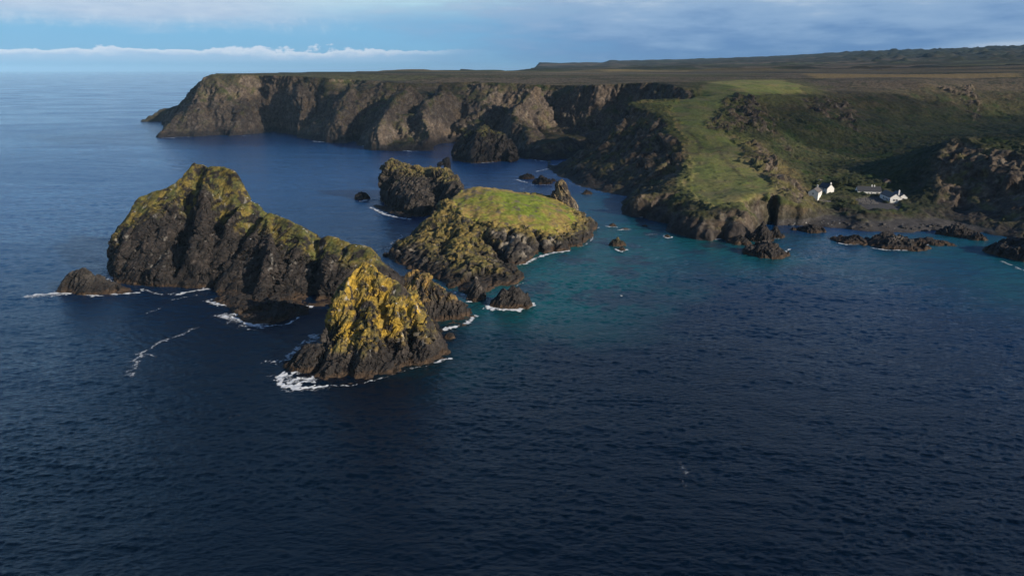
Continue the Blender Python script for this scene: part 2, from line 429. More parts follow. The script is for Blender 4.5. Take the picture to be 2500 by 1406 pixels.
def rock_colors(v, n, style, seed):
    z = v[:, 2]; up = n[:, 2]
    a = fbm(v, 7, 5, seed + 60); b = fbm(v, 1.6, 4, seed + 70); f = facet(v, 2.6, seed + 80, style.get('axis'), 2.5)
    dark = np.array(style.get('dark', (0.022, 0.019, 0.018))); mid = np.array(style.get('mid', (0.085, 0.072, 0.062)))
    c = lerp(dark, mid, np.clip(0.45 + 0.5 * a + 0.35 * b + 0.35 * f[:, 1], 0, 1)[:, None])
    # pale scars
    if style.get('scar'):
        s = sstep(0.35, 0.75, fbm(v * np.array([1, 1, .5], f32), 5, 4, seed + 90) + 0.4 * f[:, 1]) * sstep(1.5, 4, z) * style['scar']
        c = lerp(c, np.array([0.26, 0.23, 0.19]), s[:, None])
    z0, z1 = style.get('lich', (1e3, 2e3)); amt = style.get('amt', 1.0)
    if z0 < 1e3:
        q = sstep(z0, z1, z + a * (z1 - z0) * 0.7 + up * style.get('upw', 4.0) * 0.5)
        if style.get('near'):
            dn = np.full(len(v), 1e6, f32)
            for ln in style['near']: dn = np.minimum(dn, line_dist(v[:, 0], v[:, 1], ln)[0])
            dn = np.where(dn < 200, np.hypot(dn, 0), dn)
            q = q * sstep(style['nw'] * 1.35, style['nw'] * .65, dn + a * style['nw'] * .45 - b * 1.0)
        patch = np.clip(0.55 + 1.0 * fbm(v, 3.2, 4, seed + 100) + 0.5 * b + style.get('upb', .5) * (up - .45) + 0.45 * f[:, 1], 0, 1)
        ly = np.array(style.get('ly', (0.36, 0.245, 0.035))); lg = np.array(style.get('lg', (0.17, 0.15, 0.05)))
        t = np.clip(0.5 + 0.9 * fbm(v, 4.5, 4, seed + 110) + 0.4 * b + 0.3 * f[:, 1], 0, 1)[:, None]
        c = lerp(c, lerp(lg, ly, t), (q * sstep(style.get('p0', .25), style.get('p1', .75), patch) * amt)[:, None])
        if style.get('moss'):
            g = sstep(0.15, 0.5, fbm(v, 2.4, 4, seed + 120) + 0.5 * (up - 0.5)) * q * style['moss']
            c = lerp(c, np.array([0.085, 0.10, 0.022]), g[:, None])
    if style.get('drop'):
        dv = v * np.array([1, 1, .28], f32); st_ = sstep(.62, .85, fbm(dv, 1.9, 3, seed + 150) + .25 * f[:, 1]) * sstep(3, 8, z) * style['drop']
        c = lerp(c, np.array([0.46, 0.44, 0.40]), st_[:, None])
    c = lerp(c, c * 0.55, (np.clip(1 - f[:, 2] / 0.14, 0, 1) * 0.75)[:, None])
    # wet black belt, brown weed belt at the waterline
    w = fbm(v, 3, 3, seed + 130) * style.get('wetn', 1.2)
    c = lerp(c, np.array([0.022, 0.019, 0.018]), (sstep(5.0, 2.2, z + w) * 0.8 * style.get('wet', 1))[:, None])
    c = lerp(c, np.array([0.078, 0.050, 0.030]) * (0.75 + 0.5 * np.clip(b, -1, 1))[:, None], (sstep(1.8, .8, z + w * .6) * style.get('weed', 0.85))[:, None])
    return c.astype(f32)

def displace(me, amps, axis, stretch, seed, wmask=None):
    for k, (size, amp, kind) in enumerate(amps):
        v = get_co(me); n = get_no(me)
        if kind == 'f': d = facet(v, size, seed + 11 * k, axis, stretch)[:, 0]
        elif kind == 'c': d = -(1 - sstep(0, .13, facet(v, size, seed + 11 * k, axis, stretch)[:, 2]))
        elif kind == 'a':
            a_ = axis / np.linalg.norm(axis); d = ridged(v - np.outer(v @ a_.astype(f32), a_).astype(f32) * f32(.82), size, 4, seed + 11 * k) - .2
        elif kind == 'r': d = ridged(v, size, 4, seed + 11 * k) - 0.3
        else: d = fbm(v, size, 4, seed + 11 * k)
        d = d * sstep(-1.0, 2.5, v[:, 2])
        if wmask is not None: d = d * wmask(v, n)
        set_co(me, v + n * (d * amp)[:, None])

def make_rock(name, label, cat, coast, style, vox, seed, crests=(), rim=None, top=None, group=None, amps=None, axis=(0.5, 0.25, 0.8),
              stretch=2.5, p=0.62, warp=2.0, wsize=12, spurs=(), cuts=(), rough=0.18, wmask=None, cap=None, cap_part=None, post=None):
    cs = np.array([c[:2] for c in coast]); pad = 5
    x0, y0 = cs.min(0) - pad; x1, y1 = cs.max(0) + pad; st = vox * 1.25
    nx, ny = int((x1 - x0) / st) + 2, int((y1 - y0) / st) + 2
    gx, gy = np.meshgrid(np.linspace(x0, x1, nx), np.linspace(y0, y1, ny)); gx = gx.ravel().astype(f32); gy = gy.ravel().astype(f32)
    gz = np.maximum(land_z(gx, gy, coast, crests, rim, top, p, warp, wsize, seed, spurs, cuts, rough), -3.0)
    top_v = np.stack([gx, gy, gz], 1); n = nx * ny
    bot = top_v.copy(); bot[:, 2] = -4.0 - 2 * vox
    q = grid_quads(nx, ny)
    ring = np.concatenate([np.arange(nx), np.arange(1, ny) * nx + nx - 1, (ny - 1) * nx + np.arange(nx - 2, -1, -1), np.arange(ny - 2, 0, -1) * nx])
    r2 = np.roll(ring, -1)
    side = np.stack([ring, ring + n, r2 + n, r2], 1)
    me = remesh(np.concatenate([top_v, bot]), np.concatenate([q, q[:, ::-1] + n, side]), vox)
    axis = np.array(axis, float)
    displace(me, amps or [(15, 2.0, 'f'), (6.5, 1.2, 'a'), (8, 1.2, 'c'), (5.5, 1.0, 'f'), (3.6, .7, 'c'), (2.2, 0.38, 'f'), (1.0, 0.12, 'f')], axis, stretch, seed, wmask)
    if post: post(me)
    v = get_co(me); nn = get_no(me); q = get_quads(me)
    style = dict(style); style['axis'] = axis
    col = rock_colors(v, nn, style, seed)
    org = cs.mean(0); org = np.array([org[0], org[1], 0.0])
    keep = (v[q][:, :, 2].max(1) > -1.6)
    bpy.data.meshes.remove(me)
    if cap is None:
        vv, qq, cc = compact(v, q, keep, col)
        o = mesh_np(name, vv, qq, M_ROCK, False, cc, origin=org)
        tag(o, label, cat, group); return o
    mask, ccol = cap(v, nn)
    col = lerp(col, ccol, mask[:, None]).astype(f32)
    fm = mask[q].mean(1) > 0.5
    root = empty(name, tuple(org)); tag(root, label, cat, group)
    for nm, kk, mt in (('rock', keep & ~fm, M_ROCK), (cap_part, keep & fm, M_TURF)):
        vv, qq, cc = compact(v, q, kk, col)
        o = mesh_np(nm, vv - org.astype(f32), qq, mt, True, cc, parent=root)
    return root

def small_rock(name, label, x0, x1, yb, yt, seed, peak=.5, depth=.7, group=None, style=None, p=.6, vox=None, cat='rock', amp=1.0, flat=0.35):
    c = G((x0 + x1) / 2, yb); dist = math.hypot(c[0], c[1]); w = (x1 - x0) / FPX * math.hypot(dist, CAM_H)
    ux, uy = c[0] / dist, c[1] / dist; dp = w * depth
    cx, cy = c[0] + ux * dp * .45, c[1] + uy * dp * .45; r = np.random.default_rng(seed)
    co = []
    for k in range(14):
        a = k / 14 * 2 * math.pi; q = 1 + r.uniform(-.16, .16); a1, a2 = math.cos(a) * w / 2 * q, math.sin(a) * dp / 2 * q
        co.append((cx + uy * a1 + ux * a2, cy - ux * a1 + uy * a2, 0))
    h = P(0, yt, cy)[2]
    cr = []
    for s_, hh in ((-.36, flat), (-.15, .5 * (1 + flat) if peak > .4 else .9), ((peak - .5) * .8, 1.0), (.2, .5 * (1 + flat)), (.38, flat)):
        cr.append((cx + uy * s_ * w, cy - ux * s_ * w, max(h * hh * r.uniform(.9, 1.1), .3)))
    v = vox or min(max(w / 55, .18), .55)
    return make_rock(name, label, cat, co, style or dict(mid=(.06, .053, .048)), v, seed, [sorted(cr, key=lambda q: q[0])], p=p, warp=w * .05, wsize=w * .3, group=group,
                     amps=[(max(w * .25, 1.2), w * .06 * amp, 'f'), (max(w * .10, .8), w * .032 * amp, 'f'), (max(w * .045, .5), w * .012 * amp, 'f')])
GUANO = dict(drop=.35, lich=(9, 14), ly=(0.185, 0.140, 0.032), lg=(0.085, 0.092, 0.032), amt=.85, upb=.7, moss=.5, p0=.15, p1=.6, mid=(.050, .041, .036), dark=(.018, .016, .016))
# big stack at the left -------------------------------------------------------
coast = pts(G, (278, 640), (272, 668), (284, 692), (330, 697), (400, 701), (455, 704), (505, 706), (530, 722), (518, 742), (560, 752), (575, 772), (612, 792), (660, 797), (705, 788),
            (742, 768), (752, 750), (800, 748), (850, 752), (905, 748)) + [B(985, 248), B(1015, 258), B(985, 272), B(900, 288), B(800, 300), B(700, 310), B(600, 318), B(480, 322), B(380, 318), B(310, 304), B(272, 288)]
crest = pts(P, (322, 500, 284), (345, 480, 285), (385, 464, 287), (430, 448, 289), (455, 430, 290), (470, 412, 290), (490, 410, 290), (512, 405, 289), (545, 408, 287), (566, 414, 285), (582, 440, 284), (597, 484, 282))
crest2 = pts(P, (597, 478, 282), (618, 478, 278), (648, 514, 276), (690, 530, 273), (740, 553, 270), (790, 573, 266), (850, 593, 262), (880, 597, 260), (905, 605, 258), (930, 640, 256), (962, 672, 255))
spurs = [(pts(P, (345, 485, 284), (318, 515, 281), (300, 580, 277), (278, 610, 275), (285, 660, 270)), 3.4),
         (pts(P, (485, 400, 289), (505, 450, 281), (490, 520, 271), (470, 600, 263), (450, 670, 261)), 2.2),
         (pts(P, (600, 480, 281), (575, 500, 273), (548, 545, 266), (515, 590, 262), (490, 640, 261)), 2.4),
         (pts(P, (655, 516, 276), (650, 560, 265), (660, 610, 256), (640, 670, 249), (620, 710, 246)), 2.2),
         (pts(P, (745, 556, 269), (730, 600, 262), (705, 660, 254), (680, 700, 250)), 1.5),
         (pts(P, (850, 595, 262), (800, 640, 254), (780, 690, 248)), 1.8)]
spurs += [(pts(P, (470, 386, 290), (480, 382, 290), (490, 388, 290)), 2.0), (pts(P, (487, 396, 290), (508, 404, 289)), 2.2), (pts(P, (614, 480, 279), (622, 482, 278)), 2.0), (pts(P, (872, 594, 261), (890, 595, 260)), 1.6), (pts(P, (322, 497, 284), (345, 477, 285)), 1.6)]
ledge = pts(G, (545, 742, 2.5), (600, 765, 3.2), (650, 778, 3.4), (700, 762, 3.0))
cuts = [(pts(P, (630, 505, 278), (575, 590, 267), (500, 690, 259)), 3.0, 13.0), (pts(P, (480, 420, 288), (455, 480, 284), (450, 560, 274)), 2.4, 7), (pts(P, (590, 470, 282), (520, 540, 276), (430, 640, 266)), 2.4, 8), (pts(P, (850, 605, 261), (815, 690, 250)), 1.2, 2.5), (pts(P, (500, 480, 284), (420, 560, 272), (340, 690, 264)), 2.2, 4.5),
        (pts(P, (770, 570, 268), (760, 640, 256), (765, 735, 242)), 2.6, 6.0)]
def wm_crest(lines, a, b, lo):
    def f(v, n):
        d = np.full(len(v), 1e6, f32)
        for l in lines: d = np.minimum(d, line_dist(v[:, 0], v[:, 1], l)[0])
        return lo + (1 - lo) * sstep(a, b, d)
    return f
make_rock('sea_stack', 'largest jagged dark sea stack with a mossy yellow-green peak, left of the grassy island', 'sea stack', coast, dict(GUANO, near=[crest, crest2], nw=7.5), 0.42, 11,
          [(crest[:8], 1.25), (crest[7:], 2.3), (crest2, 1.1), ledge], wmask=wm_crest([crest, crest2], 1.5, 9, .2), spurs=spurs, cuts=cuts, p=0.66, warp=1.6, axis=(0.75, -0.1, 0.75), stretch=3, amps=[(15, 1.4, 'f'), (7, .9, 'a'), (9, 1.2, 'c'), (5.5, .8, 'f'), (4.2, .5, 'c'), (2.6, .4, 'a'), (2.2, 0.4, 'f'), (1.0, 0.12, 'f')])
log('stack A')
# small rock at its foot
coast = pts(G, (128, 712), (160, 719), (215, 722), (270, 721), (300, 719), (330, 716), (322, 706), (285, 700)) + [B(250, 262), B(190, 266), B(140, 258)]
make_rock('sea_rock', 'low pointed black rock with surf, off the left end of the largest stack', 'rock', coast, dict(mid=(.07, .062, .055)), 0.3, 23,
          [pts(P, (140, 708, 256), (180, 665, 257), (205, 652, 257), (232, 672, 257), (262, 692, 256), (310, 712, 255))], p=.75, warp=1.0, wsize=6, amps=[(4.5, 1.1, 'f'), (1.8, .55, 'f'), (.9, .22, 'f')])
# yellow stack in front -------------------------------------------------------
YEL = dict(drop=.7, lich=(5.2, 8.4), ly=(0.42, 0.275, 0.035), lg=(0.17, 0.135, 0.045), amt=.92, upb=.1, upw=1.0, moss=.3, mid=(.075, .062, .053), p0=.02, p1=.5)
coast = pts(G, (802, 862), (797, 884), (778, 908), (757, 928), (790, 941), (850, 940), (905, 930), (960, 915), (1010, 896), (1050, 889), (1090, 878), (1099, 866), (1088, 846), (1075, 815)) + \
    [B(1065, 214), B(1020, 222), B(950, 226), B(880, 224), B(838, 216), B(812, 206)] + pts(G, (806, 842))
crest = pts(P, (832, 706, 198), (850, 690, 202), (868, 655, 206), (885, 640, 208), (900, 645, 207), (930, 664, 205), (960, 688, 203), (990, 710, 202), (1015, 732, 201), (1035, 765, 200), (1060, 815, 198), (1080, 850, 196))
spurs = [(pts(P, (834, 712, 198), (846, 790, 192), (820, 850, 185), (790, 900, 178), (772, 930, 175)), 1.25),
         (pts(P, (885, 642, 208), (900, 720, 200), (905, 800, 188), (890, 880, 180)), 1.1),
         (pts(P, (960, 688, 203), (970, 760, 196), (985, 830, 189), (975, 890, 182)), 1.1),
         (pts(P, (1010, 735, 200), (1025, 805, 193), (1035, 862, 188)), 1.4),
         (pts(P, (880, 636, 208), (886, 636, 208)), 1.8), (pts(P, (829, 702, 198), (834, 702, 198)), 1.8), (pts(P, (880, 634, 208), (890, 636, 208)), 1.7)]
cuts = [(pts(P, (905, 680, 204), (935, 760, 196), (945, 850, 185)), 1.1, 1.6), (pts(P, (860, 700, 202), (865, 790, 192), (850, 870, 182)), 1.2, 2.0),
        (pts(G, (720, 912), (790, 890)), 1.8, 3.0), (pts(P, (990, 730, 201), (1010, 800, 194), (1015, 870, 188)), 1.0, 1.5)]
make_rock('sea_stack', 'bright yellow lichen-covered rock stack nearest the camera, dark at its foot', 'sea stack', coast, YEL, 0.3, 31, [(crest, .95)], wmask=wm_crest([crest], .8, 5, .3), spurs=spurs, cuts=cuts, p=.8, warp=1.6, wsize=9,
          axis=(0.35, 0.45, 0.8), stretch=3.2, amps=[(8, 1.3, 'f'), (4.4, 1.2, 'a'), (5.0, .9, 'c'), (3.2, .65, 'f'), (2.4, .5, 'c'), (1.8, .3, 'a'), (1.3, .26, 'f'), (.7, .08, 'f')])
small_rock('sea_rock', 'tumbled black boulders at the left foot of the bright yellow stack', 704, 825, 908, 806, 133, peak=.9, depth=.85, flat=.3, p=.75, amp=1.2)
# fin behind it
coast = pts(G, (1060, 800), (1085, 803), (1110, 803), (1138, 795), (1157, 782)) + [B(1160, 229), B(1140, 240), B(1080, 243), B(1020, 243), B(985, 238), B(975, 228), B(1010, 222)]
make_rock('sea_stack', 'ragged brown fin of rock just behind the bright yellow stack', 'sea stack', coast, dict(lich=(5, 10), ly=(0.33, 0.2, 0.05), lg=(0.17, .125, .06), amt=.85, upb=.4, upw=1.5, moss=.35), 0.3, 43,
          [(pts(P, (985, 702, 232), (1003, 671, 232), (1022, 664, 232), (1055, 690, 231), (1070, 700, 231), (1100, 720, 230), (1128, 746, 230), (1148, 774, 229)), 1.3)],
          p=.62, warp=1.2, wsize=6, axis=(.2, .3, .9), stretch=3, amps=[(6, 1.2, 'f'), (3.0, .9, 'a'), (3.2, .6, 'c'), (2.3, .5, 'f'), (1.1, .2, 'f')])
log('stack C')

# grassy island --------------------------------------------------------------
coast = pts(G, (946, 622), (960, 640), (990, 655), (1040, 672), (1085, 690), (1110, 712), (1150, 724), (1185, 716), (1215, 700), (1250, 696), (1279, 684), (1276, 672), (1250, 650), (1281, 643), (1309, 627), (1352, 616), (1385, 613), (1378, 603),
            (1420, 602), (1448, 580), (1453, 560), (1436, 546), (1412, 537)) + [B(1412, 405), B(1395, 425), B(1330, 440), B(1250, 440), B(1180, 432), B(1130, 415), B(1095, 395), B(1060, 375), B(1010, 352), B(960, 325)]
gt = pts(P, (1132, 462, 385), (1170, 455, 388), (1215, 461, 395), (1255, 471, 402), (1320, 476, 405), (1352, 482, 400), (1380, 500, 385), (1390, 522, 365), (1372, 545, 342), (1340, 553, 335), (1290, 546, 333), (1240, 541, 333), (1185, 532, 337), (1140, 520, 345), (1112, 490, 365))
gin = pts(P, (1200, 487, 366), (1280, 497, 366), (1330, 516, 356), (1240, 511, 352))
island_top = rbf(gt + gin)
ridge_l = pts(P, (1132, 462, 385), (1108, 490, 365), (1085, 508, 352), (1062, 515, 345), (1052, 545, 338), (1010, 575, 330), (965, 606, 322))
ridge_c = pts(P, (1125, 505, 350), (1120, 560, 320), (1150, 605, 301), (1190, 640, 289), (1230, 668, 280), (1262, 680, 274))
ridge_m = pts(P, (1062, 518, 345), (1075, 570, 325), (1100, 620, 305), (1130, 680, 285), (1150, 712, 272))
gcap_poly = gt
def cap(v, n):
    d, _ = sdist(v[:, 0], v[:, 1], gcap_poly)
    d = d + fbm(v, 9, 4, 201) * 3.5
    m = sstep(-6.5, -4.0, d) * sstep(0.40, 0.60, n[:, 2] + 0.25 * fbm(v, 4, 3, 205)) * sstep(4, 6, v[:, 2])
    a = fbm(v, 11, 4, 202); b = fbm(v, 2.4, 4, 203); e = sstep(-2, 15, d + a * 10 + fbm(v, 24, 3, 211) * 8)
    e = e * (.25 + .75 * sstep(-18, 4, v[:, 0] + a * 5))
    out_c = fbm(v, 5, 4, 207)
    g = lerp(np.array([0.27, 0.19, 0.065]), np.array([0.150, 0.205, 0.022]), np.clip(0.15 + .9 * e + .55 * a + .4 * b, 0, 1)[:, None])
    g = lerp(g, np.array([0.25, 0.24, 0.04]), np.clip(.3 + b * .8, 0, 1)[:, None] * .6)
    stone = sstep(.38, .55, out_c + .35 * fbm(v, 1.2, 3, 208)) * .85
    g = lerp(g, np.array([0.15, 0.12, 0.085]), stone[:, None])
    return m, g
def wm(v, n):
    d, _ = sdist(v[:, 0], v[:, 1], gcap_poly); return 1 - 0.92 * sstep(-6, 1, d)
def mound(me):
    v = get_co(me); d, _ = sdist(v[:, 0], v[:, 1], gcap_poly)
    v[:, 2] += (fbm(v, 18, 4, 221) * 1.1 + fbm(v, 4.5, 3, 222) * .35 + 1.0 * sstep(0, 14, d)) * sstep(-5, 2, d); set_co(me, v)
make_rock('island', 'rocky island with a sloping bright green grass top, in the middle of the cove', 'island', coast,
          dict(lich=(3.5, 8), ly=(0.23, 0.165, 0.045), lg=(0.135, 0.115, 0.042), amt=.9, upb=.8, p0=.1, p1=.55, upw=6, moss=.4, scar=.8, mid=(.080, .070, .060), near=[ridge_l, ridge_c, ridge_m, gt], nw=13), 0.42, 53,
          [ridge_l, ridge_c, ridge_m], rim=gt, top=island_top, p=.62, warp=2.4, wsize=11, axis=(.45, .2, .85), stretch=3, cap=cap, cap_part='grass_top', wmask=wm, post=mound, amps=[(15, 1.6, 'f'), (6.5, .9, 'a'), (8, 1.1, 'c'), (5.5, .7, 'f'), (3.6, .5, 'c'), (2.2, .28, 'f'), (1.0, .1, 'f')],
          cuts=[(pts(P, (1180, 570, 318), (1215, 600, 305), (1240, 640, 290)), 2.0, 5), (pts(P, (1245, 570, 325), (1235, 600, 310), (1238, 640, 296)), 1.4, 4), (pts(P, (1305, 565, 328), (1315, 590, 318), (1320, 620, 312)), 1.8, 5),
                (pts(P, (1345, 570, 325), (1355, 600, 318)), 1.5, 3.5), (pts(P, (1080, 640, 300), (1100, 590, 320)), 2.5, 3)])
log('island')
coast = pts(G, (940, 500), (960, 510), (1000, 528), (1040, 530), (1075, 515)) + [B(1100, 398), B(1140, 400), B(1150, 418), B(1130, 440), B(1090, 470), B(1020, 482), B(960, 478), B(932, 465), B(932, 450)]
make_rock('sea_stack', 'steep dark block of rock with a flat brown-green top, beyond the grassy island', 'sea stack', coast, dict(lich=(17, 23), ly=(.20, .145, .045), lg=(.15, .125, .055), amt=.9, upb=1.3, upw=5, moss=.4), 0.5, 67,
          rim=pts(P, (942, 402, 452), (962, 394, 456), (985, 400, 455), (1010, 410, 450), (1050, 414, 446), (1088, 418, 436), (1112, 440, 420), (1128, 458, 408), (1100, 455, 414), (1060, 440, 430), (1000, 420, 442)),
          top=rbf(pts(P, (942, 402, 452), (962, 394, 456), (985, 400, 455), (1010, 410, 450), (1050, 414, 446), (1088, 418, 436), (1112, 440, 420), (1128, 458, 408), (1060, 440, 430), (1000, 420, 442))),
          p=.42, warp=1.6, wsize=10, stretch=2.5)
coast = pts(G, (905, 503), (935, 514), (960, 524), (1000, 532), (1010, 524), (960, 508), (925, 500))
make_rock('reef', 'flat black reef awash at the foot of the steep dark block', 'rock', coast, dict(mid=(.05, .045, .04)), 0.4, 71, [pts(G, (915, 504, 1), (950, 512, 2.2), (995, 524, 2))], p=.6, warp=1, wsize=5, amps=[(3, .6, 'f'), (1.4, .3, 'f')])
coast = [B(1338, 398), B(1365, 392), B(1395, 392), B(1412, 398), B(1412, 408), B(1390, 414), B(1350, 412)]
make_rock('rock_pinnacle', 'tall pale brown rock pinnacle standing behind the grassy island', 'rock', coast, dict(lich=(4, 9), ly=(.26, .19, .09), lg=(.19, .15, .09), amt=.8, scar=.8, mid=(.13, .105, .08), wet=.4, weed=.3), 0.35, 79,
          [pts(P, (1350, 475, 402), (1358, 444, 402), (1368, 437, 402), (1380, 446, 402), (1395, 475, 402), (1404, 510, 401))], p=.45, warp=.8, wsize=6, axis=(-.3, .1, .9), stretch=3.5, amps=[(5, .9, 'f'), (2.2, .5, 'f'), (1.1, .2, 'f')])

BARE = dict(mid=(.075, .063, .055), dark=(.028, .024, .022), scar=.35)
small_rock('sea_rock', 'rounded grey rock at the near tip of the grassy island', 1140, 1186, 737, 672, 101, depth=1.4, style=BARE)
small_rock('sea_rock', 'craggy black rock with white surf, off the near end of the grassy island', 1196, 1306, 755, 697, 102, depth=.6)
small_rock('sea_rock', 'tiny dark rock beside the ragged fin in open water', 1084, 1112, 829, 806, 103)
small_rock('sea_rock', 'lone dark boulder left of the steep block, in blue water', 867, 901, 488, 465, 104, p=.4, flat=.6)
small_rock('sea_rock', 'tiny black rock at the left foot of the grassy island', 944, 955, 626, 619, 114)
small_rock('sea_rock', 'dark low reef ledge beyond the pinnacle, left part of a pair', 1268, 1304, 438, 423, 105, p=.45, flat=.6)
small_rock('sea_rock', 'dark long reef ledge beyond the pinnacle, right part of a pair', 1298, 1346, 450, 431, 106, p=.45, flat=.6)
small_rock('sea_rock', 'small black rock right of the pinnacle, near the dark cliff foot', 1420, 1446, 475, 463, 107)
small_rock('sea_rock', 'tiny rock beside the long reef ledge below the cliff', 1342, 1358, 444, 435, 115)
small_rock('sea_rock', 'isolated blocky rock with a surf ring in the teal water', 1488, 1526, 602, 577, 108, p=.45, style=dict(mid=(.10, .09, .05), lich=(2, 5), ly=(.15, .13, .05), lg=(.1, .09, .05)))
small_rock('sea_rock', 'small dark stub with a white surf ring below the isolated blocky rock', 1506, 1528, 613, 600, 116)
small_rock('sea_rock', 'little brown rock in the channel off the grassy island', 1486, 1504, 553, 544, 109)
small_rock('sea_rock', 'flat awash rock with foam in the teal channel', 1514, 1536, 561, 556, 110)
small_rock('sea_rock', 'tiny dark rock in the channel near the headland wall', 1568, 1582, 553, 548, 111)
small_rock('sea_rock', 'small rock breaking the teal water in front of the headland', 1620, 1637, 581, 571, 112)
small_rock('sea_rock', 'broad ribbed black rock off the tip of the grassy headland', 1813, 1922, 630, 594, 121, depth=.8, p=.5, flat=.5, style=BARE)
small_rock('rock_pinnacle', 'dark crooked rock pinnacle between headland tip and broad ribbed rock', 1832, 1884, 592, 536, 122, p=.5, depth=.8, style=BARE)
small_rock('sea_rock', 'brown rock beside the crooked pinnacle, nearest the beach', 1868, 1912, 582, 552, 123, p=.5)
small_rock('sea_rock', 'low brown rock shelf at the foot of the headland tip', 1775, 1830, 598, 575, 124, p=.5, flat=.5)
small_rock('sea_rock', 'squat black rock at the left edge of the beach', 1951, 2010, 569, 547, 125, depth=.9, p=.42, flat=.6)
small_rock('sea_rock', 'small dark boulder in the water near the left edge of the beach', 1930, 1945, 563, 553, 126)
small_rock('sea_rock', 'dark wedge-shaped rock with surf in front of the beach', 2036, 2116, 597, 573, 127, p=.5, peak=.7, depth=.9)
small_rock('sea_rock', 'largest brown rock platform in front of the beach', 2112, 2250, 609, 579, 128, p=.5, peak=.3, depth=.8, flat=.5, style=BARE)
small_rock('sea_rock', 'low tapering tail of rock right of the largest platform', 2225, 2322, 598, 584, 129, p=.6, peak=.2, depth=.5, flat=.2)
small_rock('sea_rock', 'hump-backed dark rock under the right cliff', 2300, 2372, 580, 545, 130, p=.5, peak=.4, depth=.8, style=BARE)
small_rock('sea_rock', 'low dark rock tail beside the hump-backed rock', 2365, 2404, 588, 566, 131, p=.5)
small_rock('sea_rock', 'shadowed black rock at the right edge of the picture', 2445, 2600, 640, 570, 132, p=.5, depth=.8, flat=.5)
# arch rock
def arch_hole(me):
    v = get_co(me)
c = G(1085, 415)
def build_arch():
    s = math.hypot(c[0], c[1]) ; k = math.hypot(s, CAM_H) / FPX; ux, uy = c[0] / s, c[1] / s; V = []; Q = []
    def blob(cx, cz, rx, rz, ry, lean=0.0):
        n0 = len(V); m, l = 14, 9
        for a in range(l):
            ph = -math.pi / 2 + math.pi * a / (l - 1)
            for b in range(m):
                th = 2 * math.pi * b / m; xx = cx + rx * math.cos(ph) * math.cos(th) + lean * math.sin(ph) * rz; yy = ry * math.cos(ph) * math.sin(th); zz = cz + rz * math.sin(ph)
                V.append((c[0] + uy * xx + ux * (yy + 3), c[1] - ux * xx + uy * (yy + 3), zz))
        for a in range(l - 1):
            for b in range(m):
                Q.append((n0 + a * m + b, n0 + a * m + (b + 1) % m, n0 + (a + 1) * m + (b + 1) % m, n0 + (a + 1) * m + b))
    blob(2.6, 2.5, 3.0, 7.8, 3.2); blob(-5.3, 0.5, 1.3, 3.6, 2.0, .35); blob(-2.4, 5.0, 3.6, 1.9, 2.2, .9); blob(.8, 6.3, 2.4, 2.4, 2.6)
    me = remesh(np.array(V), np.array(Q), .35)
    displace(me, [(3, .55, 'f'), (1.4, .3, 'f')], np.array((.2, .2, 1.)), 2, 141)
    v = get_co(me); n = get_no(me); q = get_quads(me); col = rock_colors(v, n, dict(mid=(.05, .045, .042), axis=None), 141)
    o = mesh_np('arch_rock', v, q, M_ROCK, True, col, origin=(c[0], c[1], 0)); tag(o, 'small dark rock with a hole through it, beyond the steep block', 'rock'); bpy.data.meshes.remove(me)
build_arch()
# stack in the far cove
coast = pts(G, (1108, 392), (1130, 396), (1160, 399), (1200, 397), (1225, 393), (1250, 397), (1262, 388)) + [B(1255, 690), B(1220, 705), B(1170, 708), B(1125, 700), B(1104, 680)]
make_rock('sea_stack', 'hump-shaped sea stack with a green crown under the far cliffs', 'sea stack', coast, dict(lich=(20, 30), ly=(.2, .16, .05), lg=(.12, .12, .05), amt=.8, upb=1.4, moss=.5), 0.7, 151,
          [pts(P, (1122, 350, 668), (1145, 330, 670), (1165, 310, 672), (1184, 304, 672), (1205, 318, 672), (1206, 345, 670)), pts(P, (1222, 376, 668), (1245, 390, 666))], p=.5, warp=2.5, wsize=14, amps=[(11, 3, 'f'), (5, 1.8, 'f'), (2.2, .7, 'f')])
log('rocks')

# ------------------------------------------------------------------ mainland
COAST = pts(G, (345, 298)) + [B(395, 1190), B(420, 1150), B(420, 1100), B(415, 1030)] + pts(G, (402, 312), (384, 322), (387, 331), (402, 337), (450, 334), (500, 333), (540, 330), (580, 331), (615, 328)) + \
    [B(640, 985), B(652, 1000), B(662, 975)] + pts(G, (690, 331), (725, 332), (745, 341), (800, 348), (845, 351), (858, 345), (875, 352), (905, 358), (940, 363), (1000, 368), (1058, 369), (1080, 356), (1100, 350), (1150, 352), (1200, 352),
    (1230, 372), (1255, 380), (1280, 388), (1325, 392), (1340, 398), (1336, 412), (1352, 427), (1388, 442), (1420, 456), (1470, 468), (1515, 475), (1535, 482), (1520, 494), (1512, 512), (1516, 522), (1545, 528), (1572, 530), (1580, 536), (1610, 546), (1636, 550),
    (1642, 563), (1668, 575), (1698, 583), (1730, 587), (1760, 583), (1778, 590), (1812, 588), (1840, 575), (1862, 556), (1858, 543), (1868, 536), (1880, 545), (1894, 552), (1938, 552), (2007, 555), (2041, 556), (2108, 561), (2164, 564), (2254, 567), (2303, 565), (2340, 560),
    (2400, 566), (2444, 576), (2500, 592), (2570, 640), (2640, 690)) + [(420, 180, 0), (900, 120, 0), (4200, 300, 0), (6500, 4500, 0), (3500, 6800, 0), B(1330, 6400), B(1268, 4700), B(1278, 3600), B(1268, 2900), B(1235, 2350), B(1000, 1850), B(700, 1500), B(520, 1330), B(430, 1260), B(380, 1230)]
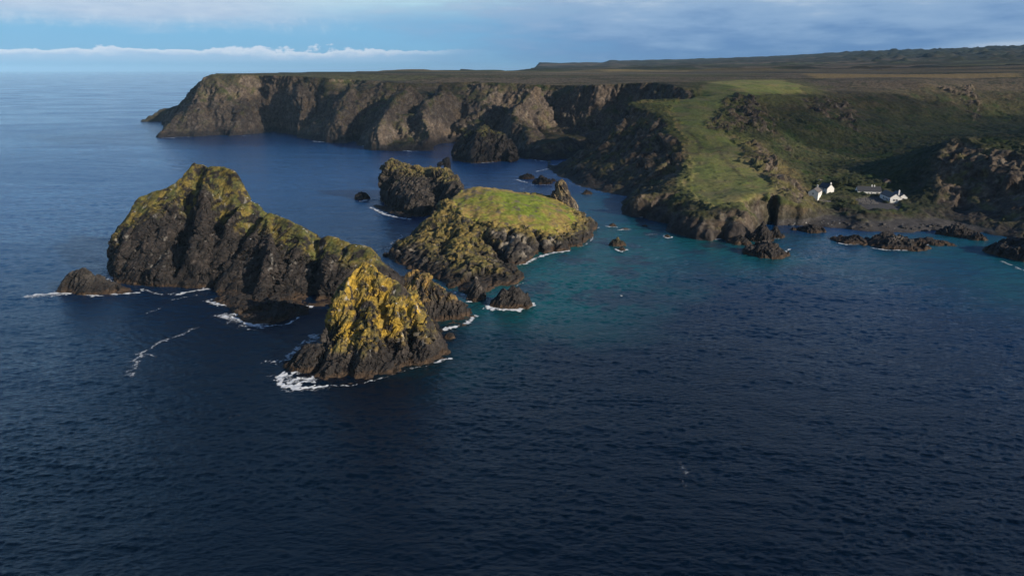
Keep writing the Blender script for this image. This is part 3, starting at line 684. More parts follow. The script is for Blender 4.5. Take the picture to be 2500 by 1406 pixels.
RIM = pts(P, (528, 183, 990), (560, 183, 975), (600, 184, 960), (650, 186, 985), (700, 188, 950), (760, 191, 925), (800, 193, 915), (860, 197, 925), (930, 201, 880), (985, 205, 870), (1060, 204, 900), (1150, 201, 890), (1210, 203, 868), (1290, 208, 850), (1380, 210, 835),
      (1470, 208, 830), (1560, 203, 815), (1640, 205, 775), (1685, 214, 735), (1697, 228, 710), (1690, 240, 690), (1640, 244, 675), (1580, 247, 655), (1534, 254, 640), (1548, 264, 625), (1575, 272, 610), (1610, 286, 590), (1636, 310, 560), (1614, 320, 555), (1655, 342, 525),
      (1668, 358, 512), (1674, 395, 480), (1660, 425, 452), (1650, 452, 425), (1664, 472, 408), (1690, 490, 385), (1735, 509, 362), (1800, 516, 355), (1850, 520, 352), (1862, 540, 348), (1845, 505, 362), (1836, 484, 374), (1850, 472, 382), (1880, 485, 378), (1900, 512, 368), (1935, 532, 368))
RIM = [((q[0] * (1 + 50 / q[1]), q[1] + 50, CAM_H + (q[2] - CAM_H) * (1 + 50 / q[1])) if q[1] > 830 else q) for q in RIM]
RIM += pts(G, (2000, 538, 2.2), (2060, 537, 3), (2085, 532, 4.5), (2110, 520, 5.5), (2160, 519, 5.5), (2215, 520, 5.2), (2245, 535, 3.5)) + pts(P, (2275, 500, 400), (2285, 440, 425), (2300, 380, 448), (2325, 345, 462), (2360, 346, 455), (2400, 368, 440), (2440, 372, 432), (2480, 378, 420), (2560, 400, 400), (2700, 420, 380)) + \
    [(480, 230, 46), (900, 190, 50), (4100, 380, 60), (6300, 4450, 150), (3450, 6600, 150), B(1345, 6250, 150), B(1310, 4700, 105), B(1315, 3650, 100), B(1300, 2900, 84), B(1262, 2300, 78), B(1030, 1790, 76), B(740, 1450, 75), B(570, 1270, 75), B(530, 1130, 75)]
CTRL = [q for q in RIM if q[1] < 1300 and q[0] < 700] + pts(P, (1800, 200, 900), (1950, 210, 800), (1800, 226, 720), (1700, 250, 660), (1720, 232, 700), (1650, 262, 640), (1700, 280, 610), (1640, 285, 605), (1700, 320, 545), (1720, 370, 500), (1740, 420, 450), (1700, 420, 452), (1760, 470, 400), (1700, 465, 410), (1780, 500, 368),
      (1800, 240, 692), (1830, 262, 660), (1870, 290, 615), (1760, 300, 590), (1800, 330, 555), (1800, 362, 508), (1845, 395, 470), (1900, 440, 425), (1950, 480, 398), (1985, 515, 378),
      (1900, 300, 650), (1950, 350, 590), (1950, 405, 520), (1960, 445, 455), (2000, 300, 640), (2000, 250, 730), (2050, 350, 610), (2050, 405, 535), (2100, 300, 690), (2100, 240, 790), (2150, 350, 640), (2200, 400, 545), (2200, 300, 730), (2250, 250, 810), (2300, 300, 770), (2400, 250, 860), (2450, 300, 800), (2300, 345, 640), (2330, 330, 690), (2450, 330, 690),
      (2000, 217, 880), (2100, 211, 890), (2250, 205, 900), (2350, 210, 930), (2450, 205, 1000), (2600, 215, 950), (2600, 300, 780),
      (2400, 338, 485), (2470, 334, 480), (2550, 336, 480), (2700, 350, 460), (2400, 336, 540), (2550, 333, 540), (2245, 430, 445), (2250, 390, 470), (2265, 365, 500)) + \
      pts(G, (1985, 495, 6.2), (2020, 478, 6.8), (2000, 470, 7.5), (2040, 500, 5.5), (2030, 520, 3.8), (2100, 500, 6.2), (2150, 500, 6.2), (2200, 503, 6.2), (2100, 478, 7.0), (2160, 475, 7.4), (2210, 490, 6.6), (2225, 470, 8.5), (2060, 460, 9), (2140, 455, 9.5), (2180, 455, 10)) + \
      [B(600, 1100, 75.5), B(700, 1150, 75), B(900, 1050, 74), B(1100, 1050, 73.5), B(1100, 1250, 74.5), B(1250, 1000, 70), B(1400, 960, 68), B(1600, 950, 67), B(1800, 1050, 68), B(2000, 1100, 68), B(2300, 1150, 70), B(1300, 1300, 74), B(1700, 1300, 73), B(2100, 1300, 74), B(2500, 1300, 75), B(2900, 1000, 72), B(2900, 600, 60)]
T_near = rbf(CTRL)
SKY = np.array([(300, 179), (1250, 172.5), (1275, 168), (1312, 161), (1470, 157), (1490, 152), (1600, 150), (1800, 145), (1900, 141), (2100, 135), (2300, 131), (2500, 126), (3600, 112)], float)
def T_all(x, y):
    r = np.hypot(x, y)
    px = 1250 + FPX * x / np.maximum(y * cP + 5 * sP, 1)
    py = np.interp(px, SKY[:, 0], SKY[:, 1])
    zs = 80 + 5000 * np.tan(np.arctan((703 - py) / FPX) - PITCH)
    zf = 74.5 + (zs - 74.5) * np.clip((r - 1200) / 3800, 0, 1.1) ** 1.35
    zf = zf + 14 * np.exp(-((r - 3700) / 500) ** 2) * sstep(1290, 1320, px) * sstep(1560, 1420, px)
    w = sstep(950, 1350, r)
    p3 = np.stack([x, y, np.zeros_like(x)], 1)
    zf = zf + fbm(p3, 700, 3, 301) * 3.0 * sstep(1300, 2500, r) * sstep(0, 400, x + 60)
    return lerp(T_near(x, y), zf.astype(f32), w)

headridge = pts(P, (528, 184, 992), (505, 197, 1020), (480, 216, 1050), (440, 256, 1095), (413, 284, 1135), (380, 291, 1160), (348, 297.5, 1183))
cove_spurs = [(pts(P, (985, 206, 872), (960, 260, 820), (940, 320, 770), (950, 355, 735)), 1.3), (pts(P, (1060, 206, 898), (1040, 260, 820), (1060, 330, 745)), 1.3),
              (pts(P, (850, 200, 925), (830, 260, 870), (815, 320, 815)), 1.2), (pts(P, (720, 192, 940), (700, 260, 915), (690, 315, 885)), 1.2), (pts(P, (530, 190, 985), (500, 250, 960), (470, 310, 930)), 1.2),
              (pts(P, (1290, 210, 848), (1270, 280, 780), (1290, 360, 690)), 1.1), (pts(P, (1545, 262, 630), (1500, 330, 600), (1450, 400, 575), (1400, 430, 570)), 1.2),
              (pts(P, (1665, 360, 512), (1620, 400, 490), (1580, 440, 480)), 1.3), (pts(P, (1675, 470, 408), (1600, 475, 405), (1540, 482, 404)), .9)]
cove_cuts = [(pts(P, (655, 192, 985), (655, 260, 955), (655, 320, 985)), 9, 14), (pts(P, (1200, 205, 870), (1230, 300, 760), (1245, 375, 690)), 10, 10), (pts(P, (890, 202, 905), (880, 290, 850), (872, 345, 820)), 8, 9),
             (pts(P, (1690, 230, 715), (1560, 240, 740), (1440, 300, 720), (1350, 400, 640)), 14, 8), (pts(P, (1100, 210, 880), (1090, 300, 800), (1085, 350, 745)), 9, 9),
             (pts(P, (1858, 488, 372), (1868, 510, 362), (1872, 540, 353)), 8, 9)]
PW = [(P(1600, 228, 725), 4.0), (P(1660, 226, 715), 5.0), (G(1700, 560), .42), (G(1550, 520), .5), (G(1870, 530), .5), (G(1450, 440), 1.25), (P(1600, 330, 540), 1.5), (G(1530, 470), 1.35), (P(1640, 400, 480), 1.5), (G(1250, 380), .9), (G(1000, 360), .85), (G(700, 330), .85), (G(450, 330), .8), (G(2350, 560), .75), (G(2500, 590), .75), (G(2050, 550), .9), (G(1950, 545), .9)]
def p_of(x, y):
    sw = 0; sp = 0
    for c, p in PW:
        w = 1 / ((x - c[0]) ** 2 + (y - c[1]) ** 2 + 100) ** 2; sw = sw + w; sp = sp + w * p
    q_ = np.stack([x, y, x * 0], 1); return sp / sw * (1 + .38 * fbm(q_, 70, 3, 933) * sstep(640, 760, y))
def main_z(x, y):
    x = x.astype(f32); y = y.astype(f32); q_ = np.stack([x, y, x * 0], 1); w_ = sstep(640, 760, y) * sstep(1500, 1100, y)
    x, y = x + (fbm(q_, 105, 3, 931) * 16 * w_).astype(f32), y + (fbm(q_, 105, 3, 932) * 22 * w_).astype(f32)
    return np.maximum(np.concatenate([land_z(x[s:s + 150000], y[s:s + 150000], COAST, [headridge], RIM, T_all, p_of(x[s:s + 150000], y[s:s + 150000]), 5.0, 34, 401, cove_spurs, cove_cuts, .30) for s in range(0, len(x), 150000)]), -3)
# a coarse polar sampling, to find where spots of the photo meet the ground
na = 620
AZ = np.radians(np.linspace(-30.5, 46, na))
RR = [318.0]
while RR[-1] < 1150: RR.append(RR[-1] * 1.003)
while RR[-1] < 7000: RR.append(RR[-1] * 1.012)
RR = np.array(RR); nr = len(RR)
hx = np.outer(RR, np.sin(AZ)).astype(f32).ravel(); hy = np.outer(RR, np.cos(AZ)).astype(f32).ravel()
ZG = main_z(hx, hy).reshape(nr, na)
log('ground map', float(ZG.max()))
def ground(x, y):
    a = (math.atan2(x, y) - AZ[0]) / (AZ[1] - AZ[0]); i = int(np.clip(a, 0, na - 2)); r = math.hypot(x, y)
    j = int(np.clip(np.searchsorted(RR, r) - 1, 0, nr - 2)); fa = min(max(a - i, 0), 1); fr = min(max((r - RR[j]) / (RR[j + 1] - RR[j]), 0), 1)
    return float((ZG[j, i] * (1 - fa) + ZG[j, i + 1] * fa) * (1 - fr) + (ZG[j + 1, i] * (1 - fa) + ZG[j + 1, i + 1] * fa) * fr)
def hit(px, py):             # where that spot of the photo meets the ground
    d = _dir(px, py); a = math.atan2(d[0], d[1]); i = int(np.clip(round((a - AZ[0]) / (AZ[1] - AZ[0])), 0, na - 1))
    h = math.hypot(d[0], d[1]); ray = CAM_H + RR * d[2] / h
    k = np.nonzero(ZG[:, i] >= ray)[0]; r = RR[k[0]] if len(k) else CAM_H * h / max(-d[2], 1e-4)
    return (r * math.sin(a), r * math.cos(a), float(CAM_H + r * d[2] / h))
def hpoly(*a): return [hit(*q) for q in a]

def land_block(x0, x1, y0, y1, vox):
    m = 4 * vox; X0, X1, Y0, Y1 = x0 - m, x1 + m, y0 - m, y1 + m; st = vox * 1.2
    nx, ny = int((X1 - X0) / st) + 2, int((Y1 - Y0) / st) + 2
    gx, gy = np.meshgrid(np.linspace(X0, X1, nx), np.linspace(Y0, Y1, ny)); gx = gx.ravel(); gy = gy.ravel()
    gz = main_z(gx, gy); n = nx * ny
    tv = np.stack([gx, gy, gz], 1); bt = tv.copy(); bt[:, 2] = -4 - 2 * vox
    q = grid_quads(nx, ny)
    ring = np.concatenate([np.arange(nx), np.arange(1, ny) * nx + nx - 1, (ny - 1) * nx + np.arange(nx - 2, -1, -1), np.arange(ny - 2, 0, -1) * nx]); r2 = np.roll(ring, -1)
    me = remesh(np.concatenate([tv, bt]), np.concatenate([q, q[:, ::-1] + n, np.stack([ring, ring + n, r2 + n, r2], 1)]), vox)
    v = get_co(me); nn = get_no(me); q = get_quads(me); bpy.data.meshes.remove(me)
    c = v[q].mean(1)
    k = (c[:, 0] > x0) & (c[:, 0] < x1) & (c[:, 1] > y0) & (c[:, 1] < y1) & (v[q][:, :, 2].max(1) > -1.4)
    return compact(v, q, k, nn)
BL = [land_block(-70, 620, 322, 662, 0.72), land_block(-600, 1010, 660, 1182, 1.35)]
log('land blocks', [len(b[0]) for b in BL])
fa = np.radians(np.linspace(-33, 47, 560)); fr_ = [1178.0]
while fr_[-1] < 7000: fr_.append(fr_[-1] * 1.0075)
fr_ = np.array(fr_); fx, fy = np.outer(fr_, np.sin(fa)).ravel(), np.outer(np.maximum(fr_, 0), np.cos(fa)).ravel()
# the sheet beyond starts along the straight back edge of the blocks
fy0 = np.outer(np.full(len(fr_), 1178.0), np.cos(fa)).ravel(); tt = np.clip((np.repeat(fr_, 560) - 1178) / 900, 0, 1)
sc_ = lerp(1178.0 / np.maximum(fy0, 1), 1.0, tt); fx, fy = fx * sc_, fy * sc_
fz = main_z(fx, fy); fq = grid_quads(560, len(fr_))[:, ::-1]
VV = [b[0] for b in BL]; o1 = len(VV[0]); o2 = o1 + len(VV[1])
V = np.concatenate(VV + [np.stack([fx, fy, fz], 1)]).astype(f32)
Q = np.concatenate([BL[0][1], BL[1][1] + o1, fq + o2])
mx, my = V[:, 0].copy(), V[:, 1].copy(); rad = np.hypot(mx, my)
near = np.arange(len(V)) < o2
NNn = np.concatenate([b[2] for b in BL]); nrm_z = np.ones(len(V), f32); nrm_z[:o2] = NNn[:, 2]
# masks
grass_poly = hpoly((1560, 252), (1620, 262), (1640, 290), (1655, 318), (1672, 345), (1680, 395), (1668, 430), (1660, 458), (1696, 492), (1740, 512), (1850, 524), (1842, 492), (1865, 474), (1915, 468), (1880, 440), (1845, 416), (1822, 390), (1812, 360), (1785, 328), (1752, 285), (1780, 255), (1860, 238), (1960, 232), (1975, 212), (1900, 196), (1790, 197), (1715, 210), (1700, 235), (1640, 247))
crag_polys = [hpoly((1760, 250), (1800, 234), (1850, 245), (1880, 290), (1900, 330), (1940, 370), (1930, 390), (1880, 330), (1840, 330), (1800, 320), (1770, 280)), hpoly((1720, 300), (1750, 285), (1790, 300), (1830, 325), (1800, 335), (1750, 320), (1722, 310)),
              hpoly((1815, 355), (1845, 350), (1890, 388), (1935, 430), (1992, 510), (1945, 525), (1910, 480), (1880, 445), (1835, 415), (1812, 385)), hpoly((1950, 245), (2060, 240), (2110, 290), (2100, 330), (2040, 300), (1980, 280)), hpoly((2280, 215), (2370, 212), (2400, 290), (2380, 300), (2340, 240))]
stripes = hpoly((1960, 181), (2200, 184), (2490, 180), (2490, 190), (2200, 190), (1990, 193))
vn = V[near]; xn, yn = mx[near], my[near]
dg, _ = sdist(xn, yn, grass_poly); wn = fbm(vn, 26, 4, 411); wf = fbm(vn, 4.5, 4, 412); wm_ = fbm(vn, 11, 4, 413)
m_grass = sstep(-2, 3, dg + wn * 7 + wf * 4) * sstep(.5, .7, nrm_z[near])
m_crag = np.zeros(len(xn), f32)
for cp in crag_polys:
    d, _ = sdist(xn, yn, cp); m_crag = np.maximum(m_crag, sstep(-4, 6, d + wm_ * 7))
m_crag = m_crag * sstep(-.15, .3, fbm(vn, 9, 4, 415) + .1)
d_b, _ = sdist(xn, yn, hpoly((2275, 400), (2325, 348), (2400, 362), (2500, 375), (2560, 420), (2560, 590), (2330, 562), (2290, 500))); m_bluff = sstep(-3, 5, d_b + wm_ * 5)
drim, _ = sdist(xn, yn, RIM)
cliff = sstep(1.5, -2.5, drim + wf * 1.5)
steep = sstep(.84, .62, nrm_z[near] + wm_ * .10)
heath_top = sstep(.0, .45, wn + .5 * wm_ + (vn[:, 2] - 42) / 40.0) * sstep(700, 800, yn) * sstep(.5, .75, nrm_z[near])
m_rock = np.clip(np.maximum(np.maximum(steep * .8, cliff * sstep(.98, .86, nrm_z[near])) * (1 - .85 * heath_top) * sstep(-.75, -.2, wn * .6 + wf * .5 + .5 * cliff), m_crag), 0, 1)
low = sstep(7, 2.5, vn[:, 2] + wm_ * 2.5)
beach_poly = pts(G, (1868, 560), (1900, 536), (1960, 536), (2020, 524, 2), (2060, 528, 3), (2100, 530, 3), (2220, 535, 3), (2260, 545), (2330, 550), (2420, 568), (2500, 600), (2300, 590), (2000, 580), (1880, 570))
db, _ = sdist(xn, yn, beach_poly); m_beach = sstep(-1, 1.5, db + wf) * sstep(4.0, 3.2, vn[:, 2] + wf * .4)
terr_poly = pts(G, (2088, 487, 6.2), (2150, 482, 6.2), (2190, 492, 6.2), (2200, 505, 6.2), (2190, 514, 6.2), (2120, 510, 6.2), (2095, 502, 6.2))
dt, _ = sdist(xn, yn, terr_poly); m_terr = sstep(-.4, .4, dt)
near_cliff = cliff * sstep(680, 620, yn) * sstep(.97, .86, nrm_z[near]) * sstep(3, 0, drim + wf); m_rock = np.maximum(m_rock, near_cliff * .96)
m_rock = np.maximum(m_rock, m_bluff * sstep(-.5, 0, wn * .7 + wf * .5 + .15) * .95)
m_rock = np.maximum(m_rock, low * .9) * (1 - m_beach) * (1 - m_terr)
m_grass = m_grass * (1 - m_crag * .9)

# relief: broken rock on the faces, bushy heath elsewhere
NN = NNn
LAX = np.array((.25, .35, .9), f32); LAX /= np.linalg.norm(LAX)
fr1 = facet(vn, 15, 421, (.2, .3, .9), 2.2); fr2 = facet(vn, 6.5, 422, (.2, .3, .9), 2.5); fr3 = facet(vn, 2.9, 423, (.2, .3, .9), 2.0)
dist_n = rad[near]
bush = np.clip(ridged(vn, 5.5, 3, 431) , -.4, 1) * .75 + fbm(vn, 2.2, 3, 432) * .5
plate0 = sstep(52, 60, vn[:, 2]) * sstep(.85, .95, nrm_z[near])
smooth_area = np.maximum(m_grass, np.maximum(m_beach, m_terr))
rk = m_rock * (0.35 + .65 * sstep(4, 18, vn[:, 2]))
dsp = rk * (fr1[:, 0] * 3.2 + fr2[:, 0] * 1.3 + fr3[:, 0] * .5 + ridged(vn - np.outer(vn @ LAX, LAX) * f32(.8), 9, 4, 427) * 2.0 - .6) + (1 - m_rock) * (1 - smooth_area) * (bush * .9 + (1 - plate0) * np.clip(ridged(vn, 13, 4, 435) + .1, -.3, 1) * 1.8) + m_grass * (fbm(vn, 14, 3, 433) * .35 + sstep(.35, .6, fbm(vn, 6, 3, 437)) * .35) + m_crag * ridged(vn, 5, 3, 434) * 1.6
dsp = dsp * lerp(1.0, .85, sstep(650, 800, yn)) + rk * sstep(650, 800, yn) * (fr3[:, 0] * .9 - .9 * (1 - sstep(0, .14, fr2[:, 2])))
dsp = dsp * sstep(0.2, 2.2, vn[:, 2]) * (1 - .85 * m_beach) * (1 - m_terr)
V[near] = vn + NN * dsp[:, None]
m_face = sstep(300, 420, xn + 0) # unused
# colours
def cc(*a): return np.array(a)
N_ = len(xn)
wn2 = fbm(vn, 60, 3, 441); bl = fr2[:, 1] * .5 + fr1[:, 1] * .5
veg = lerp(cc(.040, .040, .016), cc(.066, .056, .030), np.clip(.5 + .8 * wn + .4 * wf, 0, 1)[:, None])
veg = lerp(veg, cc(.030, .046, .013), np.clip(.1 + 1.2 * wm_ + .5 * wn2, 0, 1)[:, None] * .8)
veg = lerp(veg, cc(.085, .062, .036), (sstep(.2, .6, fbm(vn, 16, 4, 443)) * .6)[:, None])
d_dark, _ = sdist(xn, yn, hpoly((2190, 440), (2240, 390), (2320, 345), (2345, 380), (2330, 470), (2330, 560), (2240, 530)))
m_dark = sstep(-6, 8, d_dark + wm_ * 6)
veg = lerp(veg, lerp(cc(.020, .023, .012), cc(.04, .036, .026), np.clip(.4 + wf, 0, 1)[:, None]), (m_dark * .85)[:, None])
valley = sstep(60, 140, xn - .25 * (yn - 400)) * sstep(48, 30, vn[:, 2]) * sstep(1000, 800, yn)
veg = lerp(veg, veg * cc(.75, .95, .7), (valley * .9)[:, None])
plate = sstep(50, 60, vn[:, 2]) * sstep(.85, .95, nrm_z[near])
st_n = np.stack([xn / 9, yn, xn * 0], 1)
veg = lerp(veg, lerp(cc(.085, .072, .042), cc(.135, .105, .06), np.clip(.5 + fbm(st_n, 40, 4, 445), 0, 1)[:, None]), (plate * .75)[:, None])
fn = facet(np.stack([xn, yn * 1.5, xn * 0], 1), 120, 509, (1, .1, 0), 2.0); pl_ = np.array([[.085, .068, .052], [.066, .070, .034], [.115, .090, .060], [.050, .056, .026], [.095, .075, .058], [.080, .085, .038]], f32)
veg = lerp(veg, pl_[((fn[:, 1] * .5 + .5) * 5.999).astype(int)] * (1 + .4 * np.clip(wf + wm_, -1, 1))[:, None], (plate * sstep(780, 900, yn) * .65)[:, None])
veg = lerp(veg, cc(.026, .032, .014), (plate * np.maximum(sstep(.25, .5, wm_ + .5 * wn), sstep(.07, .03, fn[:, 2])) * .75)[:, None])
rock = lerp(cc(.046, .036, .030), cc(.135, .105, .078), np.clip(.4 + .5 * bl + .45 * wf + .35 * wm_, 0, 1)[:, None])
rock = lerp(rock, cc(.15, .105, .06), (sstep(.2, .6, fbm(vn, 18, 4, 451)) * .5)[:, None])
rock = lerp(rock, cc(.27, .24, .20), (sstep(.55, .95, fr3[:, 1] + .6 * wf) * .28)[:, None])
rock = lerp(rock, cc(.10, .095, .03), (sstep(.15, .55, wm_) * sstep(.4, .7, nrm_z[near]) * .6)[:, None])
rock = lerp(rock, cc(.078, .062, .052), (sstep(650, 800, yn) * .35)[:, None])
rock = rock * (1 + .15 * sstep(650, 800, yn))[:, None]  # far cliffs painted paler, standing in for haze and softer shade
rock = lerp(rock, cc(.03, .027, .027), (sstep(9, 3, vn[:, 2] + wm_ * 2) * .75)[:, None])
gr = lerp(cc(.125, .150, .036), cc(.185, .175, .055), np.clip(.45 + .8 * wn + .3 * wf, 0, 1)[:, None])
gr = lerp(gr, cc(.070, .085, .022), (sstep(.15, .6, wm_ + .5 * wf) * .75)[:, None]); gr = lerp(gr, cc(.19, .155, .07), (sstep(.1, .55, fbm(vn, 20, 5, 447)) * .6)[:, None])
gr = lerp(gr, cc(.15, .10, .06), (sstep(5, 0, dg + wn * 3) * .6)[:, None])
beach = lerp(cc(.042, .039, .038), cc(.085, .078, .074), np.clip(.5 + .7 * wf, 0, 1)[:, None]); beach = lerp(beach, cc(.045, .040, .04), sstep(1.4, .2, vn[:, 2])[:, None] * .7)
beach = lerp(beach, cc(.45, .44, .42), (sstep(.78, .9, fbm(vn, 1.6, 2, 461)) * .7)[:, None])
d_r, _ = sdist(xn, yn, crag_polys[2]); veg = lerp(veg, cc(.135, .095, .042), (sstep(-9, 4, d_r + wm_ * 5) * .75)[:, None])
veg = lerp(veg, cc(.085, .095, .030), (sstep(-32, 4, dg + wn * 10) * .75 * (1 - cliff * sstep(680, 620, yn)))[:, None])
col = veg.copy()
col = lerp(col, gr, m_grass[:, None]); col = lerp(col, rock, m_rock[:, None])
# worn paths over the neck
PATHS = [hpoly((1668, 372), (1700, 378), (1712, 362), (1740, 366), (1775, 358)), hpoly((1752, 368), (1775, 395), (1800, 420), (1835, 445)), hpoly((1676, 322), (1700, 338), (1712, 362)), hpoly((1880, 178), (1905, 188), (1935, 203), (1990, 214), (2030, 222))]
for pl in PATHS:
    d, _ = line_dist(xn, yn, pl); col = lerp(col, cc(.06, .042, .03), (sstep(2.2, .5, d + wf * 1.8) * .5)[:, None])
ds, _ = sdist(xn, yn, stripes)
col = lerp(col, cc(.20, .145, .06), (sstep(-8, 8, ds + wm_ * 6) * .8)[:, None])
col = lerp(col, beach, m_beach[:, None]); col = lerp(col, cc(.075, .072, .072), m_terr[:, None])
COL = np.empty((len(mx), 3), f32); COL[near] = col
# far plateau: strips of heath, fields and hedges
vf = V[~near]; rf = rad[~near]
sx = np.stack([vf[:, 0] * .16, vf[:, 1], vf[:, 0] * 0], 1)
s1 = fbm(sx, 160, 5, 501); s2 = fbm(sx, 45, 4, 502); s3 = fbm(vf * np.array([1, 1, 0], f32), 400, 3, 503)
fc = lerp(cc(.060, .054, .034), cc(.125, .10, .062), np.clip(.5 + .9 * s1, 0, 1)[:, None])
fc = lerp(fc, cc(.024, .030, .015), sstep(.05, .3, s2 + .3 * s3)[:, None] * .9)
fc = lerp(fc, cc(.085, .105, .035), (sstep(.35, .55, s3 + .4 * s1) * .6)[:, None])
fld = facet(vf * np.array([1, 1.6, 0], f32), 330, 507, (1, .1, 0), 2.2)
pal = np.array([[.085, .068, .052], [.062, .070, .032], [.150, .115, .075], [.045, .050, .028], [.110, .085, .062], [.075, .085, .040]], f32)
k_ = ((fld[:, 1] * .5 + .5) * 5.999).astype(int)
right = sstep(1350, 1600, rf)
fc = lerp(fc, pal[k_] * (1 + .35 * np.clip(s2, -1, 1))[:, None], (.75 * right)[:, None])
hedge = sstep(.10, .04, fld[:, 2]) * right; fc = lerp(fc, cc(.018, .024, .012), (hedge * .9)[:, None])
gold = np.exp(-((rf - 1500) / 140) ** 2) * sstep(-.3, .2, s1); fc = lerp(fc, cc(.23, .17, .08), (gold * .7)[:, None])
wood = sstep(2700, 3700, rf + s1 * 900) * sstep(.35, .5, vf[:, 0] / vf[:, 1]); fc = lerp(fc, cc(.026, .034, .018), (wood * .85)[:, None])
lumps = hedge * 3.5 + np.clip(fbm(vf, 60, 4, 505), 0, 1) * 16 * wood + np.clip(fbm(sx, 45, 3, 502), 0, 1) * 6 * sstep(.05, .35, s2) * sstep(1250, 1600, rf)
vf[:, 2] += lumps * sstep(15, 45, vf[:, 2]); V[~near] = vf
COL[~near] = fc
zmax = V[:, 2][Q].max(1)
full = np.zeros(len(mx), np.int8)
cls = np.zeros(len(mx), f32); 
def facemask(m):
    a = np.zeros(len(mx), f32); a[near] = m; return a[Q].mean(1) > .5
fb, ft = facemask(m_beach), facemask(m_terr) 
fg = facemask(m_grass * (1 - m_rock)) & ~fb & ~ft
ok = zmax > -1.0
for nm, k, mt, lab, cat in (('cliffs_and_heath', ok & ~fb & ~fg & ~ft, M_LAND, 'dark heath-covered mainland with rugged sea cliffs', 'cliffs'), ('clifftop_grass', ok & fg, M_TURF, 'smooth green turf on the neck of the headland', 'grassland'),
                            ('shingle_beach', ok & fb, M_SHINGLE, 'grey shingle beach strewn with pale stones below the cottages', 'beach'), ('terrace', ok & ft, M_SHINGLE, 'grey gravel terrace in front of the white cafe', 'terrace')):
    vv, qq, c2 = compact(V, Q, k, COL)
    tag(mesh_np(nm, vv, qq, mt, True, c2), lab, cat, kind='structure')
log('mainland')


# ------------------------------------------------------------------ small geometry
class MB:
    def __init__(s): s.v = []; s.f = []
    def quad(s, *p):
        n = len(s.v); s.v += [tuple(q) for q in p]; s.f.append(tuple(range(n, n + len(p))))
    def box(s, x0, x1, y0, y1, z0, z1):
        n = len(s.v); s.v += [(x, y, z) for z in (z0, z1) for y in (y0, y1) for x in (x0, x1)]
        s.f += [tuple(n + k for k in q) for q in ((0, 2, 3, 1), (4, 5, 7, 6), (0, 1, 5, 4), (2, 6, 7, 3), (0, 4, 6, 2), (1, 3, 7, 5))]
    def prism(s, poly, y0, y1):           # poly of (x, z), extruded along y
        n = len(s.v); m = len(poly)
        s.v += [(x, y0, z) for x, z in poly] + [(x, y1, z) for x, z in poly]
        s.f.append(tuple(n + k for k in range(m))); s.f.append(tuple(n + m + k for k in reversed(range(m))))
        for k in range(m): s.f.append((n + (k + 1) % m, n + k, n + m + k, n + m + (k + 1) % m))
    def beam(s, a, b, w, h):
        a, b = Vector(a), Vector(b); d = (b - a).normalized(); u = d.cross(Vector((0, 0, 1)))
        if u.length < 1e-3: u = Vector((1, 0, 0))
        u.normalize(); t = u.cross(d); n = len(s.v)
        for p in (a, b): s.v += [tuple(p + u * i * w / 2 + t * j * h / 2) for i, j in ((-1, -1), (1, -1), (1, 1), (-1, 1))]
        s.f += [tuple(n + k for k in q) for q in ((0, 3, 2, 1), (4, 5, 6, 7), (0, 1, 5, 4), (1, 2, 6, 5), (2, 3, 7, 6), (3, 0, 4, 7))]
    def build(s, name, mat, parent=None, loc=None):
        me = bpy.data.meshes.new(name); me.from_pydata(s.v, [], s.f); me.update(); me.materials.append(mat)
        o = bpy.data.objects.new(name, me); C.objects.link(o)
        if parent: o.parent = parent
        if loc: o.location = loc
        return o
M_WHITE = mat_plain('white_render', (.80, .79, .76), .8, .07, .8)
M_SLATE = mat_plain('slate_roof', (.050, .052, .060), .6, .25, .5, .02)
M_SLATE_OLD = mat_plain('weathered_slate', (.13, .115, .105), .7, .25, .5, .02)
M_GLASS = mat_plain('window_glass', (.012, .015, .02), .12, .1, 1, 0)
M_FRAME = mat_plain('painted_frame', (.6, .6, .6), .5, .05, 1, 0)
M_DOOR = mat_plain('grey_door', (.16, .16, .17), .6, .1, .4)
M_STONE = mat_plain('rubble_stone', (.17, .15, .125), .9, .4, .5, .05)
M_RUST = mat_plain('rusty_roof', (.13, .06, .04), .85, .3, .6, .02)
M_TIMBER = mat_plain('weathered_timber', (.30, .27, .23), .8, .2, .2, .01)
M_LAWN = mat_plain('bank_grass', (.05, .075, .018), .95, .35, .7, .08)

